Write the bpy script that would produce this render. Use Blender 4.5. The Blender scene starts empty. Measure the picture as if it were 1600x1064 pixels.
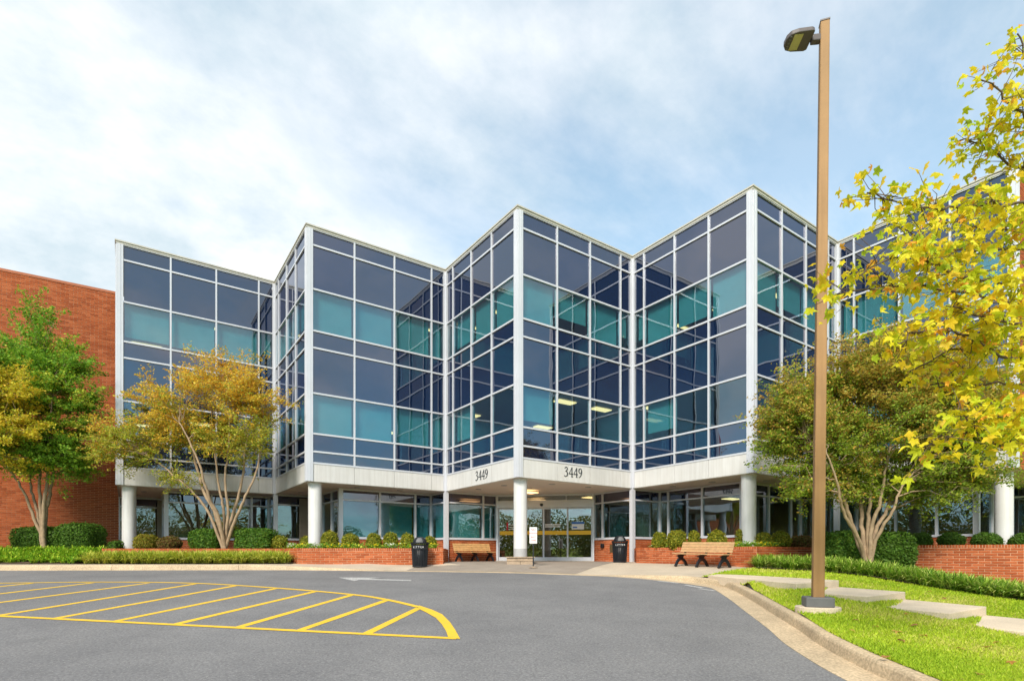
import bpy, math, random
import numpy as np
from mathutils import Vector, Matrix

random.seed(7); rng = np.random.default_rng(7)
R = math.radians
scene = bpy.context.scene
col = scene.collection

# ------------------------------------------------------------------ camera
F, HY, CZ = 862.0, 866.2, 0.32           # focal length and horizon row of the photograph (1600 px wide), eye height
cam_d = bpy.data.cameras.new('camera'); cam = bpy.data.objects.new('camera', cam_d); col.objects.link(cam)
cam.location = (0, 0, CZ); cam.rotation_euler = (R(90), 0, 0)
cam_d.sensor_width = 36; cam_d.lens = 36*F/1600
cam_d.shift_y = (HY-532)/1600; cam_d.clip_start = .05; cam_d.clip_end = 2000
scene.camera = cam

# ------------------------------------------------------------------ sky and sun
SUN_EL, SUN_AZ = R(36), R(197)            # azimuth clockwise from +Y: behind the viewer, to the left
world = bpy.data.worlds.new('World'); scene.world = world; world.use_nodes = True
nt = world.node_tree; nt.nodes.clear()
def N(t, kind, **kw):
    n = t.nodes.new(kind)
    for k, v in kw.items(): setattr(n, k, v)
    return n
def L(t, a, b): t.links.new(a, b)
def vmath(t, op, a=None, b=None):
    n = N(t, 'ShaderNodeMath', operation=op)
    for i, v in enumerate((a, b)):
        if v is None: continue
        if isinstance(v, (int, float)): n.inputs[i].default_value = v
        else: L(t, v, n.inputs[i])
    return n.outputs[0]
def ramp(t, fac, stops):
    n = N(t, 'ShaderNodeValToRGB'); cr = n.color_ramp
    while len(cr.elements) < len(stops): cr.elements.new(.5)
    for e, (p, c) in zip(cr.elements, stops):
        e.position = p; e.color = c if len(c) == 4 else (*c, 1)
    if fac is not None: L(t, fac, n.inputs[0])
    return n.outputs[0]
sky = N(nt, 'ShaderNodeTexSky', sky_type='NISHITA', sun_disc=False, sun_elevation=SUN_EL, sun_rotation=SUN_AZ)
sky.air_density = 1.0; sky.dust_density = .5; sky.ozone_density = 1.0
tc = N(nt, 'ShaderNodeTexCoord')
sep = N(nt, 'ShaderNodeSeparateXYZ'); L(nt, tc.outputs['Generated'], sep.inputs[0])
zc = vmath(nt, 'ADD', vmath(nt, 'MAXIMUM', sep.outputs[2], 0.0), 0.22)
cx = vmath(nt, 'DIVIDE', sep.outputs[0], zc); cy = vmath(nt, 'DIVIDE', sep.outputs[1], zc)
cmb = N(nt, 'ShaderNodeCombineXYZ'); L(nt, cx, cmb.inputs[0]); L(nt, cy, cmb.inputs[1])
mp = N(nt, 'ShaderNodeMapping'); L(nt, cmb.outputs[0], mp.inputs[0])
mp.inputs['Location'].default_value = (-13.402, 7.591, 0); mp.inputs['Rotation'].default_value = (0, 0, R(-35)); mp.inputs['Scale'].default_value = (.85, 1.0, 1)
n1 = N(nt, 'ShaderNodeTexNoise'); n1.inputs['Scale'].default_value = .62; n1.inputs['Detail'].default_value = 9; n1.inputs['Roughness'].default_value = .60; n1.inputs['Distortion'].default_value = .35
n2 = N(nt, 'ShaderNodeTexNoise'); n2.inputs['Scale'].default_value = 1.9; n2.inputs['Detail'].default_value = 10; n2.inputs['Roughness'].default_value = .60
L(nt, mp.outputs[0], n1.inputs[0]); L(nt, mp.outputs[0], n2.inputs[0])
cover = ramp(nt, n1.outputs[0], [(.39, (0.36, 0.36, 0.36)), (.56, (1, 1, 1))])
shade = ramp(nt, n2.outputs[0], [(.40, (.60, .71, .775)), (.57, (.92, .945, .96))])
bg1 = N(nt, 'ShaderNodeBackground'); bg1.inputs[1].default_value = .15; 
tn = N(nt, 'ShaderNodeMix', data_type='RGBA', blend_type='MULTIPLY'); tn.inputs[0].default_value = 1; tn.inputs[7].default_value = (.62, 1.06, 1.05, 1)
L(nt, sky.outputs[0], tn.inputs[6]); L(nt, tn.outputs[2], bg1.inputs[0])
bg2 = N(nt, 'ShaderNodeBackground'); bg2.inputs[1].default_value = .77; L(nt, shade, bg2.inputs[0])
mxs = N(nt, 'ShaderNodeMixShader'); L(nt, cover, mxs.inputs[0]); L(nt, bg1.outputs[0], mxs.inputs[1]); L(nt, bg2.outputs[0], mxs.inputs[2])
wo = N(nt, 'ShaderNodeOutputWorld'); L(nt, mxs.outputs[0], wo.inputs[0])

sun_d = bpy.data.lights.new('sun', 'SUN'); sun_d.energy = 2.9; sun_d.angle = R(16); sun_d.color = (1, .93, .82)
sun = bpy.data.objects.new('sun', sun_d); col.objects.link(sun)
sv = Vector((math.sin(SUN_AZ)*math.cos(SUN_EL), math.cos(SUN_AZ)*math.cos(SUN_EL), math.sin(SUN_EL)))
sun.rotation_euler = sv.to_track_quat('Z', 'Y').to_euler(); sun.location = sv*60
vs = scene.view_settings
scene.display_settings.display_device = 'sRGB'
vs.view_transform = 'Standard'; vs.look = 'None'; vs.exposure = 0.65; vs.gamma = 1; vs.use_curve_mapping = False
scene.cycles.use_denoising = True
scene.cycles.max_bounces = 8; scene.cycles.transparent_max_bounces = 12; scene.cycles.glossy_bounces = 5
scene.cycles.sample_clamp_indirect = 6
scene.cycles.caustics_reflective = False; scene.cycles.caustics_refractive = False

# ------------------------------------------------------------------ helpers
def at(px, py, Y): return ((px-800)*Y/F, Y, CZ-(py-HY)*Y/F)
def rz(Y): return -1.2+.057*max(Y, -24)
def rp(px, py, dz=0):
    Y = (CZ+1.2)/((py-HY)/F+.057); return ((px-800)*Y/F, Y, rz(Y)+dz)
def wloc(o):
    v = Vector((0, 0, 0))
    while o is not None: v += o.location; o = o.parent
    return v
def tag(o, label=None, cat=None, group=None, kind=None):
    for k, v in (('label', label), ('category', cat), ('group', group), ('kind', kind)):
        if v: o[k] = v
    return o
def empty(name, loc, label=None, cat=None, group=None, kind=None):
    o = bpy.data.objects.new(name, None); col.objects.link(o); o.location = loc; o.empty_display_size = .2
    return tag(o, label, cat, group, kind)
def link(name, me, parent=None, loc=None):
    o = bpy.data.objects.new(name, me); col.objects.link(o)
    if parent is not None: o.parent = parent
    if loc is not None: o.location = loc
    return o
class MB:
    def __init__(s): s.v = []; s.f = []
    def add(s, vs, fs):
        b = len(s.v); s.v += [tuple(p) for p in vs]; s.f += [tuple(i+b for i in f) for f in fs]; return s
    def box(s, x0, x1, y0, y1, z0, z1, M=None):
        vs = [(x, y, z) for z in (z0, z1) for y in (y0, y1) for x in (x0, x1)]
        if M is not None: vs = [M(*p) for p in vs]
        return s.add(vs, [(0, 2, 3, 1), (4, 5, 7, 6), (0, 1, 5, 4), (2, 6, 7, 3), (0, 4, 6, 2), (1, 3, 7, 5)])
    def prism(s, pts, z0, z1):
        n = len(pts); vs = [(p[0], p[1], z0) for p in pts]+[(p[0], p[1], z1) for p in pts]
        fs = [tuple(range(n-1, -1, -1)), tuple(range(n, 2*n))]+[(i, (i+1) % n, n+(i+1) % n, n+i) for i in range(n)]
        return s.add(vs, fs)
    def tube(s, path, rad, sides=7, cap=True):
        path = [Vector(p) for p in path]; n = len(path); rings = []
        ref = Vector((.31, .47, .83))
        for i, p in enumerate(path):
            d = (path[min(i+1, n-1)]-path[max(i-1, 0)]).normalized()
            a = d.cross(ref)
            if a.length < 1e-3: a = d.cross(Vector((1, 0, 0)))
            a.normalize(); b = d.cross(a)
            r = rad[i] if hasattr(rad, '__len__') else rad
            rings += [p+a*(r*math.cos(2*math.pi*k/sides))+b*(r*math.sin(2*math.pi*k/sides)) for k in range(sides)]
        fs = [(i*sides+k, i*sides+(k+1) % sides, (i+1)*sides+(k+1) % sides, (i+1)*sides+k) for i in range(n-1) for k in range(sides)]
        if cap: fs += [tuple(range(sides-1, -1, -1)), tuple((n-1)*sides+k for k in range(sides))]
        return s.add(rings, fs)
    def lathe(s, c, prof, sides=24):
        n = len(prof)
        vs = [(c[0]+r*math.cos(2*math.pi*k/sides), c[1]+r*math.sin(2*math.pi*k/sides), c[2]+z) for r, z in prof for k in range(sides)]
        fs = [(i*sides+k, i*sides+(k+1) % sides, (i+1)*sides+(k+1) % sides, (i+1)*sides+k) for i in range(n-1) for k in range(sides)]
        fs += [tuple(range(sides-1, -1, -1)), tuple((n-1)*sides+k for k in range(sides))]
        return s.add(vs, fs)
    def build(s, name, mat, parent=None, smooth=False, bevel=0):
        off = wloc(parent) if parent is not None else Vector((0, 0, 0))
        me = bpy.data.meshes.new(name)
        me.from_pydata([(x-off.x, y-off.y, z-off.z) for x, y, z in s.v], [], s.f); me.validate(); me.update()
        if mat is not None: me.materials.append(mat)
        if smooth: me.polygons.foreach_set('use_smooth', [True]*len(me.polygons))
        o = link(name, me, parent)
        if bevel:
            m = o.modifiers.new('bevel', 'BEVEL'); m.width = bevel; m.segments = 2; m.limit_method = 'ANGLE'
        return o
def np_mesh(name, V, faces_n, mat, parent=None, colr=None, rnd=None, idx=None, kind=None):
    """V (M,3); faces all of faces_n consecutive vertices, or idx (K,faces_n)"""
    off = wloc(parent) if parent is not None else Vector((0, 0, 0))
    V = np.asarray(V, dtype=np.float32)-np.array(off, dtype=np.float32)
    if idx is None: idx = np.arange(len(V)).reshape(-1, faces_n)
    me = bpy.data.meshes.new(name); K = len(idx)
    me.vertices.add(len(V)); me.vertices.foreach_set('co', V.ravel())
    me.loops.add(K*faces_n); me.loops.foreach_set('vertex_index', np.asarray(idx, dtype=np.int32).ravel())
    me.polygons.add(K); me.polygons.foreach_set('loop_start', np.arange(K, dtype=np.int32)*faces_n)
    try: me.polygons.foreach_set('loop_total', np.full(K, faces_n, dtype=np.int32))
    except Exception: pass
    if colr is not None:
        a = me.color_attributes.new('col', 'FLOAT_COLOR', 'POINT')
        c = np.ones((len(V), 4), dtype=np.float32); c[:, :3] = colr; a.data.foreach_set('color', c.ravel())
    if rnd is not None:
        a = me.attributes.new('rnd', 'FLOAT', 'POINT'); a.data.foreach_set('value', np.asarray(rnd, dtype=np.float32))
    me.update(calc_edges=True); me.validate()
    if mat is not None: me.materials.append(mat)
    o = link(name, me, parent)
    if kind: o['kind'] = kind
    return o

# ------------------------------------------------------------------ materials
def new_mat(name):
    m = bpy.data.materials.new(name); m.use_nodes = True; t = m.node_tree; t.nodes.clear()
    out = N(t, 'ShaderNodeOutputMaterial'); return m, t, out
def pbsdf(t, base=None, rough=.6, metal=0, spec=.5):
    b = N(t, 'ShaderNodeBsdfPrincipled')
    if base is not None:
        if isinstance(base, tuple): b.inputs['Base Color'].default_value = (*base, 1)
        else: L(t, base, b.inputs['Base Color'])
    b.inputs['Roughness'].default_value = rough; b.inputs['Metallic'].default_value = metal
    b.inputs['Specular IOR Level'].default_value = spec
    return b
def noise(t, scale, detail=4, rough=.55, coord=None):
    n = N(t, 'ShaderNodeTexNoise'); n.inputs['Scale'].default_value = scale; n.inputs['Detail'].default_value = detail; n.inputs['Roughness'].default_value = rough
    if coord is not None: L(t, coord, n.inputs[0])
    return n.outputs[0]
def pos(t): return N(t, 'ShaderNodeNewGeometry').outputs['Position']
def mixc(t, fac, a, b, mode='MIX'):
    n = N(t, 'ShaderNodeMix', data_type='RGBA', blend_type=mode)
    for i, v in ((0, fac), (6, a), (7, b)):
        if isinstance(v, (int, float)): n.inputs[i].default_value = v
        elif isinstance(v, tuple): n.inputs[i].default_value = (*v, 1)
        else: L(t, v, n.inputs[i])
    return n.outputs[2]
def bump(t, h, strength=.3, dist=.01):
    n = N(t, 'ShaderNodeBump'); n.inputs['Strength'].default_value = strength; n.inputs['Distance'].default_value = dist
    L(t, h, n.inputs['Height']); return n.outputs[0]
def simple(name, c, rough=.6, metal=0, var=.12, scale=3., bscale=0, bstr=.2, spec=.5, fine=None, streak=0):
    m, t, out = new_mat(name); p = pos(t)
    lo = tuple(x*(1-var) for x in c); hi = tuple(min(1, x*(1+var)) for x in c)
    base = ramp(t, noise(t, scale, 5, .6, p), [(.3, lo), (.7, hi)])
    if fine:
        base = mixc(t, fine[1], base, ramp(t, noise(t, fine[0], 2, .5, p), [(.35, (.55, .55, .55)), (.65, (1.4, 1.4, 1.4))]), 'MULTIPLY')
    if streak:
        mpn = N(t, 'ShaderNodeMapping'); mpn.inputs['Scale'].default_value = (7, 7, .35); L(t, p, mpn.inputs[0])
        base = mixc(t, streak, base, ramp(t, noise(t, 1.6, 6, .65, mpn.outputs[0]), [(.38, (.62, .58, .52)), (.60, (1.05, 1.05, 1.05))]), 'MULTIPLY')
    b = pbsdf(t, base, rough, metal, spec)
    if bscale: L(t, bump(t, noise(t, bscale, 4, .6, p), bstr), b.inputs['Normal'])
    L(t, b.outputs[0], out.inputs[0]); return m
def emit(name, c, s):
    m, t, out = new_mat(name); e = N(t, 'ShaderNodeEmission'); e.inputs[0].default_value = (*c, 1); e.inputs[1].default_value = s
    L(t, e.outputs[0], out.inputs[0]); return m
def schlick(t, f0, normal=None, fmax=1.0):
    lw = N(t, 'ShaderNodeLayerWeight'); lw.inputs[0].default_value = .5
    if normal is not None: L(t, normal, lw.inputs['Normal'])
    p5 = vmath(t, 'POWER', lw.outputs['Facing'], 5.0)
    return vmath(t, 'ADD', f0, vmath(t, 'MULTIPLY', p5, fmax-f0))
def glass(name, f0, tint, opaque=None, wav=.012):
    m, t, out = new_mat(name); p = pos(t)
    g = N(t, 'ShaderNodeBsdfGlossy'); g.inputs['Roughness'].default_value = .0
    oi = N(t, 'ShaderNodeObjectInfo')
    L(t, ramp(t, oi.outputs['Random'], [(0, (.74, .80, .98)), (.5, (.86, .90, 1)), (1, (1.0, .95, 1.0))]), g.inputs[0])
    ad = N(t, 'ShaderNodeVectorMath', operation='ADD'); L(t, p, ad.inputs[0])
    sc = N(t, 'ShaderNodeVectorMath', operation='SCALE'); sc.inputs[0].default_value = (37, 91, 53); L(t, oi.outputs['Random'], sc.inputs['Scale']); L(t, sc.outputs[0], ad.inputs[1])
    nb = bump(t, noise(t, .9, 1, .4, ad.outputs[0]), wav*10, .012)
    L(t, nb, g.inputs['Normal'])
    if opaque is not None:
        u = N(t, 'ShaderNodeBsdfDiffuse'); u.inputs[0].default_value = (*opaque, 1)
    else:
        u = N(t, 'ShaderNodeBsdfTransparent'); u.inputs[0].default_value = (*tint, 1)
    mx = N(t, 'ShaderNodeMixShader'); L(t, schlick(t, f0), mx.inputs[0]); L(t, u.outputs[0], mx.inputs[1]); L(t, g.outputs[0], mx.inputs[2])
    L(t, mx.outputs[0], out.inputs[0]); return m
def leafmat(name, trans=.42, rough=.55):
    m, t, out = new_mat(name)
    a = N(t, 'ShaderNodeAttribute', attribute_name='col')
    b = pbsdf(t, a.outputs['Color'], rough, 0, .25)
    tr = N(t, 'ShaderNodeBsdfTranslucent'); L(t, a.outputs['Color'], tr.inputs[0])
    mx = N(t, 'ShaderNodeMixShader'); mx.inputs[0].default_value = trans
    L(t, b.outputs[0], mx.inputs[1]); L(t, tr.outputs[0], mx.inputs[2]); L(t, mx.outputs[0], out.inputs[0]); return m
def brick_mat(name, attr):
    m, t, out = new_mat(name); p = pos(t)
    if attr:
        a = N(t, 'ShaderNodeAttribute', attribute_name='rnd'); fac = a.outputs['Fac']
    else: fac = N(t, 'ShaderNodeObjectInfo').outputs['Random']
    c = ramp(t, fac, [(0, (.32, .072, .022)), (.35, (.39, .093, .029)), (.7, (.45, .116, .038)), (1, (.50, .142, .052))])
    c = mixc(t, .45, c, ramp(t, noise(t, 45, 3, .6, p), [(.3, (.7, .7, .7)), (.7, (1.25, 1.2, 1.2))]), 'MULTIPLY')
    c = mixc(t, .3, c, ramp(t, noise(t, .7, 4, .6, p), [(.3, (.8, .78, .76)), (.7, (1.12, 1.12, 1.12))]), 'MULTIPLY')
    b = pbsdf(t, c, .85, 0, .25); L(t, bump(t, noise(t, 70, 3, .6, p), .35, .006), b.inputs['Normal'])
    L(t, b.outputs[0], out.inputs[0]); return m
M = {}
M['brick'] = brick_mat('brick_fired_clay', False); M['brickA'] = brick_mat('brick_fired_clay_joined', True)
M['mortar'] = simple('mortar', (.68, .44, .28), .9, var=.15, scale=6, bscale=60)
M['white'] = simple('white_aluminium', (.63, .64, .69), .35, .15, .05, .8, spec=.5)
M['panel'] = simple('white_fascia_panel', (.65, .64, .63), .45, 0, .06, .7, streak=.22)
M['coping'] = simple('coping_metal', (.52, .49, .43), .4, .0, .08, 2)
M['soffit'] = simple('soffit_plaster', (.80, .73, .66), .8, 0, .05, 1)
M['column'] = simple('column_paint', (.67, .67, .67), .5, 0, .05, 1.2, bscale=20, bstr=.05, streak=.2)
M['colgrey'] = simple('column_grey_paint', (.42, .42, .43), .6, 0, .1, 3)
M['spandrel'] = glass('spandrel_glass', .165, None, (.002, .010, .038), .05)
M['vision'] = glass('vision_glass', .14, (.62, .80, .82), None, .05)
M['clear'] = glass('door_glass', .22, (.76, .87, .82))
M['shade'] = simple('window_shade', (.20, .50, .50), .9, 0, .08, 2)
M['interior'] = simple('interior_wall_paint', (.30, .25, .19), .9, 0, .25, .5)
M['carpet'] = simple('interior_carpet', (.10, .10, .11), .95)
M['ceil'] = simple('ceiling_tile', (.45, .45, .42), .9, 0, .06, 1)
M['lightstrip'] = emit('fluorescent_light', (1, .58, .25), 2.0)
M['lobby'] = emit('recessed_lamp', (1, .85, .6), 4)
M['dark'] = simple('black_metal', (.009, .011, .016), .42, 0, .3, 8, bscale=120, bstr=.08)
M['numeral'] = simple('dark_numeral_metal', (.05, .055, .06), .45)
M['wood'] = simple('bench_timber', (.52, .30, .12), .6, 0, .22, 9, bscale=40, bstr=.12)
M['wood2'] = simple('bench_pale_timber', (.48, .29, .14), .65, 0, .18, 9, bscale=40, bstr=.12)
M['concrete'] = simple('concrete', (.53, .44, .335), .85, 0, .13, .9, bscale=90, bstr=.25, fine=(60, .35))
M['kerb'] = simple('kerb_concrete', (.52, .40, .26), .9, 0, .16, 1.6, bscale=70, bstr=.45, fine=(35, .5))
M['entry'] = simple('entrance_paving', (.30, .25, .205), .85, 0, .12, 1.5, bscale=120, bstr=.3, fine=(80, .4))
M['step'] = simple('step_concrete', (.66, .54, .40), .85, 0, .12, 1.1, bscale=80, bstr=.25, fine=(60, .3))
M['polepaint'] = simple('pole_tan_paint', (.335, .19, .078), .6, 0, .14, 1.5, spec=.3, streak=.3)
M['basegrey'] = simple('pole_base_cover', (.13, .13, .135), .6, 0, .1, 5)
M['lens'] = simple('led_lens', (.52, .48, .22), .3)
M['lamphead'] = simple('lamp_housing', (.10, .085, .085), .5)
M['bark'] = simple('smooth_tan_bark', (.34, .24, .15), .8, 0, .28, 7, bscale=25, bstr=.4)
M['mbark'] = simple('grey_brown_bark', (.12, .085, .06), .85, 0, .3, 8, bscale=30, bstr=.5)
M['soil'] = simple('mulch_soil', (.10, .062, .04), .95, 0, .35, 5, bscale=40, bstr=.8, fine=(30, .6))
M['leaf'] = leafmat('leaf_surface'); M['maple'] = leafmat('maple_leaf_surface', .45, .45)
M['grassblade'] = leafmat('grass_blade', .3, .6)
M['red'] = simple('red_sign_ink', (.62, .03, .05), .6, var=.05); M['signwhite'] = simple('sign_white', (.78, .76, .76), .5, var=.03)
M['yellowstrip'] = simple('door_yellow_band', (.88, .50, .015), .5, var=.04)
M['blueposter'] = simple('poster_blue', (.05, .16, .50), .6, var=.08); M['brass'] = simple('dark_bronze_plaque', (.13, .09, .045), .45, .4)
M['stone'] = simple('plinth_stone', (.36, .27, .19), .9, 0, .3, 5, bscale=40, bstr=.6)
M['shirt'] = simple('letter_white', (.75, .75, .76), .6, var=.02)
# asphalt
m, t, out = new_mat('asphalt'); p = pos(t)
c = ramp(t, noise(t, .35, 5, .6, p), [(.3, (.162, .160, .166)), (.7, (.207, .204, .208))])
c = mixc(t, .55, c, ramp(t, noise(t, 1.1, 6, .68, p), [(.30, (.80, .80, .81)), (.5, (1, 1, 1)), (.72, (1.14, 1.13, 1.11))]), 'MULTIPLY')
st = N(t, 'ShaderNodeTexVoronoi'); st.inputs['Scale'].default_value = .55; L(t, p, st.inputs[0])
c = mixc(t, ramp(t, st.outputs['Distance'], [(.02, (.5, .5, .5)), (.13, (0, 0, 0))]), c, (.13, .13, .13))
c = mixc(t, .65, c, ramp(t, noise(t, 38, 3, .6, p), [(.32, (.55, .55, .56)), (.66, (1.4, 1.39, 1.36))]), 'MULTIPLY')
vo = N(t, 'ShaderNodeTexVoronoi'); vo.inputs['Scale'].default_value = 30; L(t, p, vo.inputs[0])
c = mixc(t, vmath(t, 'MULTIPLY', vmath(t, 'LESS_THAN', vo.outputs['Distance'], .16), .45), c, (.50, .47, .42))
b = pbsdf(t, c, .9, 0, .25); L(t, bump(t, noise(t, 90, 3, .6, p), .5, .008), b.inputs['Normal']); L(t, b.outputs[0], out.inputs[0]); M['asphalt'] = m
# paint on asphalt
def paint(name, c, lo, hi):
    m, t, out = new_mat(name); p = pos(t)
    k = ramp(t, noise(t, 40, 3, .65, p), [(lo, (.23, .22, .21)), (hi, c)])
    k = mixc(t, .3, k, ramp(t, noise(t, 2.5, 4, .6, p), [(.3, (.8, .8, .8)), (.7, (1.1, 1.1, 1.1))]), 'MULTIPLY')
    b = pbsdf(t, k, .75, 0, .3); L(t, bump(t, noise(t, 90, 3, .6, p), .4, .006), b.inputs['Normal']); L(t, b.outputs[0], out.inputs[0]); return m
M['ypaint'] = paint('yellow_road_paint', (.80, .50, .03), .30, .43); M['wpaint'] = paint('worn_white_road_paint', (.62, .62, .62), .40, .60)
# lawn soil under the blades and distant grass
m, t, out = new_mat('turf'); p = pos(t)
c = ramp(t, noise(t, .8, 5, .65, p), [(.3, (.25, .33, .022)), (.55, (.36, .42, .03)), (.75, (.48, .46, .09))])
c = mixc(t, .5, c, ramp(t, noise(t, 60, 3, .6, p), [(.3, (.6, .6, .6)), (.7, (1.3, 1.3, 1.2))]), 'MULTIPLY')
b = pbsdf(t, c, .95, 0, .1); L(t, bump(t, noise(t, 80, 3, .6, p), .8, .02), b.inputs['Normal']); L(t, b.outputs[0], out.inputs[0]); M['turf'] = m

# ------------------------------------------------------------------ plan of the zigzag building
A_ = R(34.92); u = np.array([math.cos(A_), math.sin(A_)]); w = np.array([math.sin(A_), -math.cos(A_)])
L1, L2 = 5.83, 5.36; TOP, HB = 12.65, 3.05
P2 = np.array([.2075, 19.5235])
P = {2: P2}; V = {}
V[3] = P2+L1*u; V[2] = P2-L2*w
P[1] = V[2]-L1*u; V[1] = P[1]-L2*w; P[0] = V[1]-L1*u; V[0] = P[0]-L2*w
P[3] = V[3]+L2*w; V[4] = P[3]+L1*u; P[4] = V[4]+L2*w; V[5] = P[4]+L1*u

# ------------------------------------------------------------------ ground heights: one height field for everything off the road
edge_px = [(-420, 891), (-200, 891), (0, 891), (245, 890.6), (430, 890.4), (560, 891.6), (700, 893.3), (800, 895), (900, 898.3), (950, 900.3), (1000, 903.8),
           (1050, 908.8), (1088, 914), (1112, 919), (1137, 934), (1162, 953), (1200, 982), (1226, 1005), (1277, 1038), (1323, 1063)]
edge = np.array([rp(*q)[:2] for q in edge_px]); edge_x = np.array([q[0] for q in edge_px], float)
edge = np.vstack([edge, [[3.12, 3.4], [3.0, 1.0], [2.9, -3], [2.9, -12]]]); edge_x = np.append(edge_x, [1400, 1500, 1600, 1700])
def catmull(pts, vals, n=6):
    out = []; ov = []
    for i in range(len(pts)-1):
        p0, p1, p2, p3 = pts[max(i-1, 0)], pts[i], pts[i+1], pts[min(i+2, len(pts)-1)]
        for k in range(n):
            s = k/n
            out.append(.5*((2*p1)+(-p0+p2)*s+(2*p0-5*p1+4*p2-p3)*s*s+(-p0+3*p1-3*p2+p3)*s**3)); ov.append(vals[i]*(1-s)+vals[i+1]*s)
    out.append(pts[-1]); ov.append(vals[-1]); return np.array(out), np.array(ov)
cur, cux = catmull(edge, edge_x, 8)
# even resample
seg = np.r_[0, np.cumsum(np.linalg.norm(np.diff(cur, axis=0), axis=1))]
ss = np.arange(0, seg[-1], .15)
cur = np.c_[np.interp(ss, seg, cur[:, 0]), np.interp(ss, seg, cur[:, 1])]; cux = np.interp(ss, seg, cux)
tan = np.gradient(cur, axis=0); tan /= np.linalg.norm(tan, axis=1)[:, None]
nrm = np.c_[-tan[:, 1], tan[:, 0]]        # away from the road (left of travel)
gut = np.interp(cux, [430, 620, 950, 1080, 1200], [.03, .16, .25, .36, .38])
kh = np.interp(cux, [400, 600, 945, 1050], [.165, .012, .012, .15])
outer = cur+nrm*(gut+.17)[:, None]
ctrl = []
for k in range(0, len(cur), 6): ctrl.append((*outer[k], rz(cur[k][1])+kh[k]))
for x in np.arange(-30, 6, 2.): ctrl += [(x, 20.6, .02), (x, 23, .02), (x, 26, .02)]
for x in (-2.5, -1, .5, 2, 3.5): ctrl.append((x, 19.0, -.06))
for x, y, z in [(-7.4, 19., .01), (-5, 19.05, .02), (-2.4, 19.15, .03), (-10, 18.9, .0), (-14, 18.9, .0), (-20, 18.9, .0), (4.6, 20.6, .0), (5.6, 18.6, -.03), (6.3, 17.2, -.07), (7.5, 17, -.09),
                (7.3, 16.3, -.1), (8.4, 15.2, -.16), (9.2, 14.7, -.24), (9.95, 13.8, -.42), (10.3, 12.6, -.55), (10.8, 11.3, -.68), (8.5, 17.5, -.02), (10.5, 17.5, .0), (12.6, 17.5, -.1), (15.2, 16.3, -.75), (13.9, 16.7, -.42), (18, 15, -1.1),
                (5.30, 10.34, -.335), (6.95, 11.64, -.39), (5.80, 9.08, -.485), (7.36, 10.25, -.54), (6.22, 7.9, -.635), (7.74, 8.94, -.69), (6.65, 6.75, -.785), (8.15, 7.7, -.84), (7.1, 5.6, -.93), (5.05, 11.6, -.24), (6.4, 12.9, -.28), (9, 4.5, -.98), (12, 6, -1.05), (16, 9, -1.15), (14, 12, -.95), (25, 10, -1.6), (25, 0, -1.8), (9, 0, -1.2), (8, -8, -1.6), (25, -10, -2), (4.6, 8.3, -.50), (12, 15.3, -.38),
                (5.0, 13.4, -.2)]: ctrl.append((x, y, z))
ctrl = np.array(ctrl); cxy = ctrl[:, :2]
D_ = np.linalg.norm(cxy[:, None]-cxy[None], axis=2); n_ = len(ctrl)
Amat = np.zeros((n_+3, n_+3)); Amat[:n_, :n_] = D_+np.eye(n_)*-.02; Amat[:n_, n_] = 1; Amat[:n_, n_+1:] = cxy; Amat[n_, :n_] = 1; Amat[n_+1:, :n_] = cxy.T
coef = np.linalg.solve(Amat, np.r_[ctrl[:, 2], 0, 0, 0])
def H(X, Y):
    q = np.c_[np.ravel(X), np.ravel(Y)].astype(float)
    d = np.linalg.norm(q[:, None]-cxy[None], axis=2)
    r = d@coef[:n_]+coef[n_]+q@coef[n_+1:]
    return float(r[0]) if np.ndim(X) == 0 else r.reshape(np.shape(X))

def grid_sheet(name, rows, mat, zfun, kind='structure'):
    """rows: list of equal-length lists of (x,y)"""
    g = np.array(rows); nr, nc = g.shape[:2]
    z = zfun(g[:, :, 0], g[:, :, 1]); Vt = np.dstack([g, z]).reshape(-1, 3)
    i = np.arange(nr*nc).reshape(nr, nc)
    q = np.stack([i[:-1, :-1], i[:-1, 1:], i[1:, 1:], i[1:, :-1]], -1).reshape(-1, 4)
    o = np_mesh(name, Vt, 4, mat, idx=q); o.data.polygons.foreach_set('use_smooth', [True]*len(q)); o['kind'] = kind
    return o
# far ground sheet
ys = np.array([-300, -120, -60, -30, -24, -12, 0, 8, 14, 17, 19, 40, 300.]); xs = np.array([-300, -80, -30, -12, 3.2, 6, 12, 30, 90, 300.])
def zground(X, Y):
    z = np.vectorize(rz)(np.minimum(Y, 15))-.45
    z = np.where(Y < -24, rz(-24)-.06+np.clip((-30-Y), 0, 110)*.055, z)
    return z
grid_sheet('ground', [[(x, y) for x in xs] for y in ys], M['turf'], zground)
# road
mb = MB(); n = len(cur)
edge_in = cur+nrm*.02
Vr = [(x, y, rz(y)) for x, y in edge_in]
rows = [Vr[k] for k in range(n)]
poly = [(-40, edge_in[0][1])]+[tuple(q) for q in edge_in]+[(2.9, -24), (-40, -24)]
road_v = [(x, y, rz(y)) for x, y in poly]
mb.add(road_v, [tuple(range(len(road_v)-1, -1, -1))])
ro = mb.build('road', M['asphalt']); ro['kind'] = 'structure'
if ro.data.polygons[0].normal.z < 0: ro.data.flip_normals()

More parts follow.
